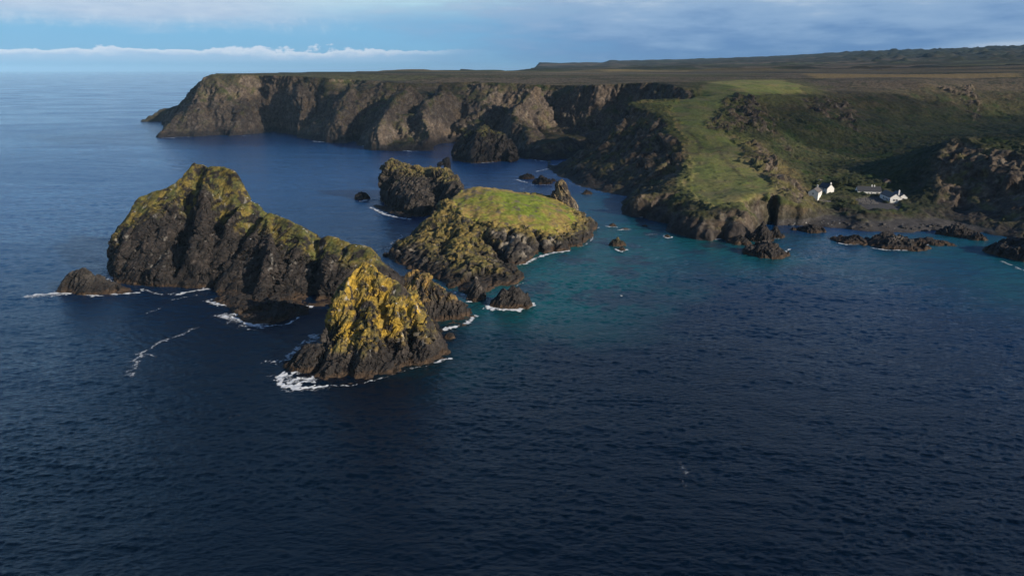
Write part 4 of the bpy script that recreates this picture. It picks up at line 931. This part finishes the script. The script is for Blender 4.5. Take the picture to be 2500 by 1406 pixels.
def house(name, label, loc, head, w, l, eave, ridge, roof_mat, front=(), right=(), left=(), chimneys=(), door=None, wall_mat=None, over=.25, group=None):
    """gable end at y = 0 facing -y, house running back to y = l; head turns it"""
    wall_mat = wall_mat or M_WHITE
    r = empty(name, loc, head); tag(r, label, 'house' if 'house' in name or 'cottage' in name else 'building', group)
    m = MB(); m.prism([(-w / 2, -1.5), (w / 2, -1.5), (w / 2, eave), (0, ridge), (-w / 2, eave)], 0, l); m.build('wall', wall_mat, r)
    m = MB(); t = .16; sl_ = (ridge - eave) / (w / 2); e = over
    for sg in (-1, 1):
        m.prism([(0, ridge + .02), (sg * (w / 2 + e), eave - sl_ * e + .02), (sg * (w / 2 + e), eave - sl_ * e + t), (0, ridge + t + .02)][::sg], -over * .6, l + over * .6)
    rf = m.build('roof', roof_mat, r)
    for cx, cy, ch in chimneys:
        m = MB(); m.box(cx - .35, cx + .35, cy - .3, cy + .3, eave, ch); m.box(cx - .42, cx + .42, cy - .37, cy + .37, ch - .2, ch - .05)
        m.box(cx - .14, cx + .14, cy - .14, cy + .14, ch, ch + .35); m.build('chimney', wall_mat, rf)
    def opening(kind, side, a, z, ww, hh):
        f = MB(); g = MB(); b = .07
        def put(mb, a0, a1, z0, z1, d0, d1):
            if side == 'front': mb.box(a0, a1, -d1, -d0, z0, z1)
            elif side == 'right': mb.box(w / 2 + d0, w / 2 + d1, a0, a1, z0, z1)
            else: mb.box(-w / 2 - d1, -w / 2 - d0, a0, a1, z0, z1)
        a0, a1 = a - ww / 2, a + ww / 2
        if kind == 'door':
            put(f, a0, a1, z, z + hh, .002, .05); f.build('door', M_DOOR, r); return
        for q in ((a0, a0 + b, z, z + hh), (a1 - b, a1, z, z + hh), (a0 + b, a1 - b, z, z + b), (a0 + b, a1 - b, z + hh - b, z + hh), (a - .03, a + .03, z + b, z + hh - b), (a0 + b, a - .03, z + hh * .5 - .03, z + hh * .5 + .03), (a + .03, a1 - b, z + hh * .5 - .03, z + hh * .5 + .03)):
            put(f, *q, .002, .06)
        wo = f.build('window', M_FRAME, r)
        put(g, a0 + .02, a1 - .02, z + .02, z + hh - .02, .004, .03); g.build('pane', M_GLASS, wo)
    for side, lst in (('front', front), ('right', right), ('left', left)):
        for q in lst: opening('window', side, *q)
    if door: opening('door', *door)
    return r
def at(px, py, h):
    g = G(px, py, h); return (g[0], g[1], h)
def face(px, turn):      # heading whose gable looks to the camera, then turned to the viewer's right by that many degrees
    a = math.atan2((px - 1250) / FPX / cP, 1.0); return -a + math.radians(turn)
house('white_cottage', 'white two-storey cottage end-on to the sea, left of the cafe', at(1983, 492, 6.2), face(1983, -10), 5.6, 10.5, 5.4, 7.3, M_SLATE_OLD,
      front=[(-.1, 4.0, .8, 1.1)], right=[(2.5, 3.6, .8, 1.1), (5.5, 3.6, .8, 1.1), (8, 3.6, .8, 1.1), (4, .9, .8, 1.1)], chimneys=[(0, 9.8, 8.4)], door=('front', -.3, .1, 1.3, 2.1))
house('white_cottage', 'shaded white cottage with slate roof tucked behind the end-on cottage', at(2026.5, 474.5, 7.3), face(2026, 40), 5.0, 8.2, 3.6, 6.0, M_SLATE,
      left=[(2.4, .6, 1.2, 1.2), (4.6, .6, 1.2, 1.2), (3.4, 2.35, 1.1, .9)], chimneys=[(0, .5, 6.9)])
house('white_cafe', 'long low white cafe range with blue slate roof behind the terrace', at(2147, 476, 7.0), face(2147, 108), 6.0, 13.5, 2.5, 5.0, M_SLATE,
      left=[(2.2, .8, 1.3, 1.1), (5.5, .8, .8, 1.0), (7.0, .8, .6, 1.0), (9.5, .6, .9, 1.3)], chimneys=[(0, 5.0, 5.9), (0, 3.6, 5.7)])
house('white_cafe', 'white cafe wing with paired front windows and grey slate roof', at(2185, 495, 6.2), face(2185, 24), 5.9, 15, 2.9, 5.0, M_SLATE_OLD,
      front=[(-.75, .85, 1.15, 1.15), (.75, .85, 1.15, 1.15)], left=[(1.0, .5, 1.5, 1.6), (3.2, .4, 1.2, 1.5), (5.2, .4, 1.2, 1.5), (7.2, .4, 1.2, 1.5), (9.5, .5, 1.6, 1.5)])
house('white_cafe', 'narrow white cafe gable with one window and chimney, rightmost of the buildings', at(2204.5, 493, 6.25), face(2204, 24), 4.4, 12, 2.7, 4.5, M_SLATE,
      front=[(-.1, .9, 1.2, 1.2)], chimneys=[(-2.3, 1.6, 6.4)])
g_ = hit(2168, 453)
house('stone_shed', 'small stone shed with rusty roof and dark doorway on the slope behind the cafe', (g_[0], g_[1], g_[2]), face(2168, 20), 4.2, 6, 2.2, 3.6, M_RUST, front=[(.5, .1, 1.3, 1.9)], wall_mat=M_STONE)
g_ = hit(2003, 447)
house('stone_shed', 'tiny dark hut with pale flat roof behind the shaded cottage', (g_[0], g_[1], g_[2]), face(2003, 40), 3, 3, 1.9, 2.3, M_SLATE, wall_mat=M_STONE)
# stone shelter under the cottages
def shelter():
    c = at(2013, 503, 4.4); r = empty('beach_shelter', c, face(2013, 8)); tag(r, 'low stone shelter with flat roof and dark open front below the cottages', 'shelter')
    m = MB(); m.prism([(-3.3, 2.3), (3.3, 2.3), (3.3, 2.6), (-3.3, 2.6)], -.6, 5.0); m.build('roof', M_STONE, r)
    m = MB(); m.box(-3.1, 3.1, 3.2, 3.7, -1.2, 2.28); m.build('wall', M_STONE, r)
    for sx in (-1, 1):
        m = MB(); m.box(sx * 3.1 - .3, sx * 3.1 + .3, -.3, 3.2, -1.2, 2.28); m.build('wall', M_STONE, r)
    m = MB(); m.box(-.25, .1, -.3, .1, -1.2, 2.28); m.build('post', M_TIMBER, r)
shelter()
g_ = hit(1938, 468); m = MB(); m.beam((0, 0, -.5), (0, 0, 4.6), .22, .22); m.beam((-.5, 0, 4.2), (.5, 0, 4.2), .1, .12)
tag(m.build('wooden_pole', M_TIMBER, None, (g_[0], g_[1], g_[2])), 'thin wooden pole with crossbar on the grassy ridge left of the end-on cottage', 'pole')
# picnic tables on the terrace
def picnic_table():
    r = empty('picnic_table', (0, 0, 0))
    m = MB(); m.box(-.95, .95, -.37, .37, .72, .76); m.build('top', M_TIMBER, r)
    for sg in (-1, 1):
        m = MB(); m.box(-.95, .95, sg * .72 - .14, sg * .72 + .14, .43, .47); m.build('bench', M_TIMBER, r)
        for sx in (-.65, .65):
            m = MB(); m.beam((sx, sg * .22, .72), (sx, sg * .62, 0), .09, .05); m.build('leg', M_TIMBER, r)
    for sx in (-.65, .65):
        m = MB(); m.beam((sx + .05, -.85, .40), (sx + .05, .85, .40), .05, .09); m.build('crossbar', M_TIMBER, r)
    return r
pt = picnic_table(); spots = []
for row, (y, xs) in enumerate(((487.5, (2107, 2118, 2128)), (491.5, (2100, 2108, 2119, 2130)), (494.5, (2100, 2110, 2121, 2133)), (499, (2109, 2119, 2131, 2140)))):
    for x in xs: spots.append((row, x, y))
for k, (row, x, y) in enumerate(spots):
    if k == 0: o = pt
    else:
        o = pt.copy(); C.objects.link(o)
        for ch in pt.children:
            c2 = ch.copy(); C.objects.link(c2); c2.parent = o
    o.location = at(x, y, 6.22); o.rotation_euler = (0, 0, face(x, 12) + random.uniform(-.08, .08))
    o['label'] = 'weathered picnic table in the ' + ('back row by the hedge', 'second row from the back', 'third row from the back', 'front row at the seaward edge')[row] + ' of the terrace'
    o['category'] = 'table'; o['group'] = 'picnic tables on the cafe terrace, row ' + 'ABCD'[row]

# ------------------------------------------------------------------ bushes and trees
def mat_leaf(name, c1, c2):
    m, nt, b = new_mat(name)
    at_ = nt.new('ShaderNodeAttribute', attribute_name='Col'); pos = nt.new('ShaderNodeNewGeometry').outputs['Position']
    nt.put(b.inputs['Base Color'], nt.mix(nt.sm(nt.noise(pos, .9, 3), .35, .65), c1, c2)); b.inputs['Roughness'].default_value = .8
    return m
M_LEAF = mat_leaf('dark_leaves', (.016, .026, .010), (.04, .055, .018)); M_GORSE = mat_leaf('gorse_leaves', (.05, .055, .015), (.115, .10, .02)); M_TRUNK = mat_plain('bark', (.06, .05, .04), .9, .3, .3, .02)
def crown_mesh(seed, rx, ry, rz, n, leaf):
    r = np.random.default_rng(seed); cl = [(r.uniform(-.6, .6) * rx, r.uniform(-.6, .6) * ry, r.uniform(.1, .75) * rz, r.uniform(.3, .5)) for k in range(9)]
    V_ = []; F_ = []
    for k in range(n):
        c = cl[k % 9]; d = r.normal(size=3); d /= np.linalg.norm(d); q = c[3] * r.uniform(.6, 1.05)
        p = np.array([c[0] + d[0] * rx * q, c[1] + d[1] * ry * q, max(c[2] + d[2] * rz * q * .9, .05)])
        u = r.normal(size=3); u -= d * (u @ d) * .6; u /= np.linalg.norm(u); w_ = np.cross(u, d); a = leaf * r.uniform(.6, 1.2); i = len(V_)
        V_ += [p - u * a, p + w_ * a * .6, p + u * a, p - w_ * a * .6]; F_.append((i, i + 1, i + 2, i + 3))
    return np.array(V_), np.array(F_)
def bush(name, label, px, py, w, h, seed, mat, cat='bush', trunk=False, group=None):
    g = hit(px, py); r = empty(name, (g[0], g[1], g[2] - .2)); tag(r, label, cat, group)
    v, f = crown_mesh(seed, w / 2, w / 2 * .9, h, int(260 + w * w * 22), .34)
    if trunk: v[:, 2] += h * .25
    mesh_np('crown' if trunk else 'foliage', v, f, mat, False, parent=r)
    m = MB()
    for k in range(3 if not trunk else 1):
        a = random.uniform(0, 6.28); m.beam((0, 0, -.6), (math.cos(a) * w * .12, math.sin(a) * w * .12, h * .6), .22, .22)
    m.build('trunk' if trunk else 'stem', M_TRUNK, r)
for a in (('dark_tree', 'broad dark tree right behind the shaded cottage', 2042, 459, 9, 5.5, 1, M_LEAF, 'tree', True), ('dark_tree', 'dark rounded tree between shaded cottage and cafe, further uphill', 2064, 454, 9, 5, 2, M_LEAF, 'tree', True),
          ('dark_tree', 'low dark tree crowding the left end of the cafe roof', 2084, 461, 7.5, 4, 3, M_LEAF, 'tree', True), ('dark_tree', 'small dark tree left of the shaded cottage', 1994, 456, 6, 3.5, 4, M_LEAF, 'tree', True),
          ('hedge_bush', 'large dark bush between the stone shelter and the terrace', 2050, 500, 9, 4, 5, M_LEAF), ('hedge_bush', 'dark sprawling bush above the beach, left of the terrace', 2065, 511, 9, 3.5, 6, M_LEAF),
          ('gorse_bush', 'yellow-green gorse bush at the left edge of the terrace', 2084, 503, 6, 3.6, 7, M_GORSE), ('hedge_bush', 'scrubby bush beside the path below the shaded cottage', 2046, 483, 6, 2.6, 8, M_LEAF),
          ('hedge_bush', 'low hedge bush at the foot of the long cafe wall', 2104, 481.5, 4, 1.2, 9, M_LEAF), ('hedge_bush', 'low bush in front of the cafe wing side wall', 2163, 496, 4.5, 1.6, 10, M_LEAF),
          ('hedge_bush', 'round bush on the bank below the cafe gables', 2190, 503, 4, 1.2, 11, M_LEAF), ('gorse_bush', 'tawny bush on the bluff edge below the terrace', 2130, 522, 6, 1.6, 12, M_GORSE),
          ('gorse_bush', 'mossy bush on the bluff below the cafe', 2175, 524, 6, 1.8, 13, M_GORSE), ('hedge_bush', 'dark bush uphill beside the stone shed', 2190, 452, 7, 3, 14, M_LEAF), ('hedge_bush', 'dark bush left of the stone shed', 2143, 452, 8, 3.2, 15, M_LEAF),
          ('hedge_bush', 'brown scrub clump on the slope above the end-on cottage', 1962, 452, 7, 2.6, 16, M_LEAF)):
    bush(*a)
rb = np.random.default_rng(77); bmesh_ = []
for k in range(3):
    v, f = [], []; m_, l_ = 12, 8
    for a in range(l_):
        ph = -math.pi / 2 + math.pi * a / (l_ - 1)
        for b in range(m_): th = 2 * math.pi * b / m_; v.append((math.cos(ph) * math.cos(th), math.cos(ph) * math.sin(th) * .8, math.sin(ph) * .6))
    for a in range(l_ - 1):
        for b in range(m_): f.append((a * m_ + b, a * m_ + (b + 1) % m_, (a + 1) * m_ + (b + 1) % m_, (a + 1) * m_ + b))
    v = np.array(v, f32); v = v * (1 + .35 * facet(v + 10 * k, .9, 800 + k)[:, :1]); bmesh_.append((v, np.array(f)))
M_BOULD = mat_plain('dark_boulder', (.045, .04, .037), .8, .4, .5, .05); M_PALE = mat_plain('pale_boulder', (.36, .34, .31), .8, .2, .5, .03)
protos = [[mesh_np('beach_boulder', v, f, mt, False) for v, f in bmesh_] for mt in (M_BOULD, M_PALE)]; used = set()
for k in range(75):
    pale = k >= 50; px = rb.uniform(1890, 2330) if not pale else rb.uniform(1890, 2060); py = rb.uniform(543, 556) + (0 if px < 2000 else (px - 2000) * .022); j = int(rb.integers(3)); w_ = rb.uniform(.5, 1.7) * (.45 if pale else 1)
    g = hit(px, py)
    if g[2] < .3: continue
    src = protos[int(pale)][j]
    if (pale, j) in used: o = src.copy(); C.objects.link(o)
    else: o = src; used.add((pale, j))
    o.location = (g[0], g[1], g[2] + .1 * w_); o.scale = (w_, w_ * rb.uniform(.7, 1.1), w_ * rb.uniform(.7, 1.1)); o.rotation_euler = (0, 0, rb.uniform(0, 6.28))
    tag(o, 'small pale stone on the dark shingle at the left end of the beach' if pale else 'dark boulder lying on the shingle beach below the cottages', 'boulder', 'pale stones on the beach' if pale else 'dark boulders on the beach')
for pr in protos:
    for o in pr:
        if 'label' not in o: bpy.data.objects.remove(o)
log('village')

# ------------------------------------------------------------------ foam
def lace(p, seed): return .55 * ridged(p, 2.6, 3, seed) + .45 * fbm(p, 1.1, 3, seed + 5)
FOAM = [  # places in the photo, half width in metres, density
    ([(85, 723), (125, 720), (165, 713)], 1.5, 1.0), ([(70, 727), (120, 724), (170, 718)], 2.6, .9, 1), ([(165, 720), (168, 711)], 1.6, 1.0), ([(208, 723), (258, 724)], 1.1, .8), ([(284, 720), (336, 717)], 1.4, .9), ([(255, 655), (275, 690)], 2.5, .55),
    ([(345, 708), (395, 722), (430, 716)], 1.3, .5), ([(430, 722), (470, 712), (512, 707)], 1.7, .75), ([(512, 738), (545, 746), (585, 750)], 2.2, .75), ([(552, 775), (585, 778), (605, 790), (635, 797)], 1.5, .95), ([(575, 768), (600, 780), (632, 790)], 1.1, .9), ([(545, 772), (590, 785), (640, 800)], 4.0, .9, 1),
    ([(640, 798), (700, 794), (730, 778)], .7, .7), ([(738, 752), (765, 748)], 1.5, .9), ([(692, 912), (683, 930), (690, 943), (720, 951), (750, 949), (792, 944)], .95, 1.0), ([(700, 920), (722, 911), (765, 906)], .8, .95), ([(705, 938), (730, 928), (752, 930), (768, 922)], .9, .9), ([(722, 946), (740, 937), (765, 936)], .8, .85), ([(690, 925), (730, 932), (765, 925)], 3.6, 1.0, 1), ([(700, 955), (760, 955), (800, 950)], 1.2, .9, 1),
    ([(660, 888), (700, 880), (740, 850), (768, 818)], 2.6, .55), ([(790, 944), (860, 943), (915, 931), (975, 912), (1010, 899)], .42, .45), ([(1003, 901), (1050, 893)], .45, .4), ([(1060, 886), (1098, 876)], .8, .9),
    ([(1085, 806), (1115, 800)], 1.3, .9), ([(1140, 792), (1160, 772)], 1.2, .9), ([(1196, 752), (1230, 757), (1265, 756), (1300, 745)], 1.9, 1.0), ([(1142, 739), (1165, 737)], .8, .8), ([(1110, 716), (1150, 727)], .8, .5),
    ([(1281, 645), (1310, 632), (1350, 619), (1388, 613)], 1.1, .85), ([(1245, 652), (1275, 646)], .9, .6), ([(1280, 690), (1262, 698)], .6, .5), ([(1450, 580), (1440, 592), (1420, 603)], .7, .5), ([(1453, 558), (1460, 556)], .7, .7),
    ([(885, 492), (915, 486), (940, 492)], 3.2, .7), ([(905, 508), (940, 524), (962, 530)], 1.5, .8), ([(960, 530), (1002, 537)], 1.8, .7), ([(940, 618), (955, 600), (985, 575)], 2.0, .4),
    ([(1504, 611), (1516, 616), (1532, 611)], .7, 1.0), ([(1480, 554), (1505, 556)], .6, .8), ([(1510, 562), (1540, 561)], .7, .9), ([(1618, 576), (1630, 583), (1640, 580)], .8, .9), ([(1572, 575), (1605, 573)], 1.2, .35),
    ([(1262, 440), (1285, 447)], 1.8, .8), ([(1300, 452), (1348, 453)], 1.2, .6), ([(1310, 420), (1345, 412), (1352, 404)], 2.0, .6), ([(1300, 395), (1345, 396)], 1.4, .6), ([(1385, 445), (1425, 460)], 1.0, .4), ([(1415, 470), (1440, 478)], .8, .5),
    ([(396, 338), (425, 338)], 1.6, .9), ([(430, 336), (470, 336)], 1.2, .6), ([(590, 333), (625, 332)], 1.2, .5), ([(765, 346), (792, 348)], 1.8, .9), ([(885, 357), (903, 362)], 1.8, .8), ([(920, 362), (960, 367), (1005, 371)], 1.6, .9), ([(1005, 371), (1060, 370)], 1.0, .5),
    ([(1150, 400), (1205, 397)], 1.1, .8), ([(1285, 389), (1345, 397)], 1.3, .7), ([(1420, 463), (1470, 470)], .9, .4), ([(1562, 531), (1577, 530)], .6, .8), ([(1745, 586), (1765, 585)], .5, .8),
    ([(2045, 594), (2065, 598), (2100, 598)], .8, .8), ([(2125, 606), (2165, 612), (2215, 612), (2248, 603)], 1.0, .85), ([(2225, 598), (2270, 598), (2322, 598)], .45, .8), ([(1917, 618), (1928, 610)], .8, .8), ([(2445, 640), (2500, 662)], 1.2, .5), ([(1870, 585), (1910, 583)], .5, .5),
    ([(314, 920), (334, 885), (345, 862), (375, 845), (400, 833)], 1.5, .9, 1), ([(400, 833), (440, 820), (480, 802)], 1.0, .8, 1), ([(345, 865), (380, 872)], .7, .7, 1), ([(360, 765), (395, 752)], .9, .45), ([(420, 735), (480, 722)], .9, .4), ([(1664, 1130), (1672, 1160)], .9, .7, .5), ([(1662, 1170), (1674, 1190)], .8, .7, .45),
    ([(560, 1020), (585, 1016)], .8, .7, .5)]
def build_foam():
    vs, qs, al, n0 = [], [], [], 0
    for k, (ln, wd, den, *soft) in enumerate(FOAM):
        L = pts(G, *ln); a = np.array(L); d0 = np.hypot(a[:, 0], a[:, 1]).mean(); st = max(.16, d0 * .0011); wd_ = max(wd, st * 1.6)
        x0, y0 = a[:, :2].min(0) - wd_ * 1.6; x1, y1 = a[:, :2].max(0) + wd_ * 1.6
        nx, ny = int((x1 - x0) / st) + 2, int((y1 - y0) / st) + 2
        gx, gy = np.meshgrid(np.linspace(x0, x1, nx), np.linspace(y0, y1, ny)); gx = gx.ravel().astype(f32); gy = gy.ravel().astype(f32)
        p = np.stack([gx, gy, gx * 0], 1)
        wx = fbm(p, 3.0, 4, 600 + k) * (wd_ * .7 + .3); wy = fbm(p, 3.0, 4, 640 + k) * (wd_ * .7 + .3)
        d, _ = line_dist(gx + wx, gy + wy, L)
        m = (1 - d / wd_) * 1.35 + (den - 1) * 1.15 - .2 + lace(p, 680 + k) * (.6 if soft else 1.5) + fbm(p, 6, 2, 720 + k) * .5
        r = np.hypot(gx, gy); z = wave_z(gx, gy, np.maximum(r * .0022, r * .0014)) + .05 + r * .0004
        q = grid_quads(nx, ny); keep = (m[q].mean(1) > .12)
        if not keep.any(): continue
        v, q, mm = compact(np.stack([gx, gy, z], 1), q, keep, np.clip(sstep(.15, 1.0, m) * min(1, den * 1.1) * (.42 * soft[0] if soft else 1), 0, 1))
        vs.append(v); qs.append(q + n0); n0 += len(v); al.append(mm)
    m = bpy.data.materials.new('sea_foam'); m.use_nodes = True; nt = NT(m.node_tree); out = nt.new('ShaderNodeOutputMaterial')
    pos = nt.new('ShaderNodeNewGeometry').outputs['Position']; at_ = nt.new('ShaderNodeAttribute', attribute_name='cover')
    d = nt.new('ShaderNodeBsdfDiffuse'); t = nt.new('ShaderNodeBsdfTransparent'); x = nt.new('ShaderNodeMixShader'); d.inputs[0].default_value = (.80, .84, .88, 1)
    n1 = nt.noise(pos, 1.6, 6, .7, .5)
    nt.put(x.inputs[0], nt.m('MULTIPLY', nt.sm(nt.m('ADD', at_.outputs['Fac'], nt.m('MULTIPLY', nt.m('SUBTRACT', n1, .5), 2.0)), .10, .95), .92))
    nt.l.new(t.outputs[0], x.inputs[1]); nt.l.new(d.outputs[0], x.inputs[2]); nt.l.new(x.outputs[0], out.inputs[0])
    tag(mesh_np('sea_foam', np.concatenate(vs), np.concatenate(qs), m, True, attrs={'cover': np.concatenate(al)}), 'white surf and drifting foam around the rocks', 'foam', kind='stuff')
build_foam(); log('foam')

# ------------------------------------------------------------------ gulls
M_GULL = mat_plain('white_feathers', (.75, .75, .74), .7, .03, 1, 0); M_GULLG = mat_plain('grey_feathers', (.35, .37, .4), .7, .05, 1, 0)
def gull(loc, rz, fly, label, group=None):
    r = empty('seagull', loc, rz); tag(r, label, 'seagull', group); V_ = []; F_ = []
    prof = [(-.34, .02, .20), (-.2, .07, .21), (0, .11, .22), (.15, .10, .25), (.22, .06, .31), (.28, .065, .36), (.34, .04, .36), (.42, .008, .345)]
    for x, rr, z in prof:
        for k in range(8): a = k * math.pi / 4; V_.append((x, rr * math.cos(a), z + rr * math.sin(a)))
    for i in range(len(prof) - 1):
        for k in range(8): F_.append((i * 8 + k, i * 8 + (k + 1) % 8, (i + 1) * 8 + (k + 1) % 8, (i + 1) * 8 + k))
    m = MB(); m.v = V_; m.f = F_; m.build('body', M_GULL, r)
    for sg in (-1, 1):
        m = MB()
        if fly:
            a = [(.14, .08, .26), (.16, .40, .42), (-.04, .85, .36), (-.12, .42, .40), (-.12, .08, .25)]
        else:
            a = [(.12, .10, .26), (.02, .125, .27), (-.34, .04, .24), (-.10, .12, .19), (.08, .12, .20)]
        top = [(x, sg * y, z + .012) for x, y, z in a]; bot = [(x, sg * y, z - .012) for x, y, z in a]; m.v = top + bot
        m.f = [tuple(range(5)), tuple(range(9, 4, -1))] + [(k, k + 5, (k + 1) % 5 + 5, (k + 1) % 5) for k in range(5)]; m.build('wing', M_GULLG, r)
dgx = bpy.context.evaluated_depsgraph_get()
def rock_hit(px, py):
    d = Vector(_dir(px, py)).normalized(); dgx.update(); ok_, loc, *_r = bpy.context.scene.ray_cast(dgx, Vector((0, 0, CAM_H)), d); return loc if ok_ else None
for k, (px, py) in enumerate(((418, 464), (604, 484), (613, 492), (622, 497), (632, 502), (618, 524), (686, 532), (330, 518), (870, 602), (741, 560), (612, 585), (880, 604))):
    for dy in (0, 4, 8, 12, 18):
        h_ = rock_hit(px, py + dy)
        if h_ and h_.y < 330 and h_.z > 6: break
    if h_ and h_.y < 330 and h_.z > 6: gull((h_.x, h_.y, h_.z - .08), random.uniform(0, 6.28), False, 'white gull perched on the ridge of the largest dark stack', 'gulls perched on the largest stack')
for px, py in ((905, 650), (935, 700), (968, 742)):
    h_ = rock_hit(px, py)
    if h_ and h_.y < 230: gull((h_.x, h_.y, h_.z - .08), random.uniform(0, 6.28), False, 'white gull perched on the bright yellow stack', 'gulls perched on the yellow stack')
q_ = P(1517, 724, 235); gull(q_, .6, True, 'white gull in flight low over the teal and blue water')
log('gulls')

# ------------------------------------------------------------------ clouds overhead (out of the picture to the right and behind; they shade the land)
def cloud(label, px_ground, rx, ry, seed, alt=430.0, thick=45, th=0.35):
    k = alt / math.tan(math.radians(SUN_EL)); az = math.radians(SUN_AZ)
    cx, cy = px_ground[0] + math.sin(az) * k, px_ground[1] + math.cos(az) * k
    n = 90; u, w = np.meshgrid(np.linspace(-1.25, 1.25, n), np.linspace(-1.25, 1.25, n)); u = u.ravel(); w = w.ravel()
    p = np.stack([cx + u * rx, cy + w * ry, u * 0], 1); e = 1 - np.hypot(u, w) + fbm(p, min(rx, ry) * .7, 5, seed) * .42
    q = grid_quads(n, n); kp = (e[q].mean(1) > 0)
    hgt = np.sqrt(np.clip(e, 0, 1)) * thick * (1 + .5 * fbm(p, 60, 4, seed + 3))
    top = p.copy(); top[:, 2] = alt + np.clip(hgt, 0, None); bot = p.copy(); bot[:, 2] = alt - np.clip(hgt * .35, 0, None) - .5
    v, qq = compact(np.concatenate([top, bot]), np.concatenate([q, q[:, ::-1] + n * n]), np.concatenate([kp, kp]))
    tag(mesh_np('cloud', v, qq, M_CLOUD, True), label, 'cloud', kind='structure')
def mat_cloud():
    m = bpy.data.materials.new('cloud'); m.use_nodes = True; nt = NT(m.node_tree); out = nt.new('ShaderNodeOutputMaterial')
    d = nt.new('ShaderNodeBsdfDiffuse'); d.inputs[0].default_value = (.8, .8, .82, 1); t = nt.new('ShaderNodeBsdfTransparent'); x = nt.new('ShaderNodeMixShader')
    x.inputs[0].default_value = .34; nt.l.new(t.outputs[0], x.inputs[1]); nt.l.new(d.outputs[0], x.inputs[2]); nt.l.new(x.outputs[0], out.inputs[0]); return m
M_CLOUD = mat_cloud()
if True:
    cloud('grey cloud shading the valley and cottages slope', (365, 720, 25), 235, 165, 701)
    cloud('grey cloud shading the far western cliffs', (-350, 915, 50), 215, 120, 702)
    cloud('grey cloud shading the dark cove cliffs', (15, 660, 40), 115, 190, 703)
    cloud('grey cloud shading the plateau inland', (700, 1500, 75), 600, 260, 704)
    cloud('grey cloud shading the right headland', (318, 492, 25), 62, 42, 705)

# ------------------------------------------------------------------ air
def build_haze():
    m = bpy.data.materials.new('haze'); m.use_nodes = True; nt = NT(m.node_tree); out = nt.new('ShaderNodeOutputMaterial')
    v = nt.new('ShaderNodeVolumePrincipled'); v.inputs['Color'].default_value = (.36, .66, 1.0, 1); v.inputs['Density'].default_value = HAZE; v.inputs['Anisotropy'].default_value = -0.3
    nt.l.new(v.outputs[0], out.inputs['Volume'])
    b = MB(); b.box(-95000, 95000, -3000, 95000, -8, 330); o = b.build('haze', m); tag(o, 'thin blue sea haze over the water and the far plateau', 'haze', kind='stuff')
HAZE = 3.4e-5
build_haze()
# ------------------------------------------------------------------ render settings
sc = bpy.context.scene
sc.view_settings.view_transform = 'Standard'; sc.view_settings.look = 'None'; sc.view_settings.exposure = 0; sc.view_settings.gamma = 1
sc.render.engine = 'CYCLES'; sc.render.filter_size = 0.85; sc.cycles.use_denoising = True
sc.cycles.max_bounces = 5; sc.cycles.diffuse_bounces = 2; sc.cycles.glossy_bounces = 2
log('done')
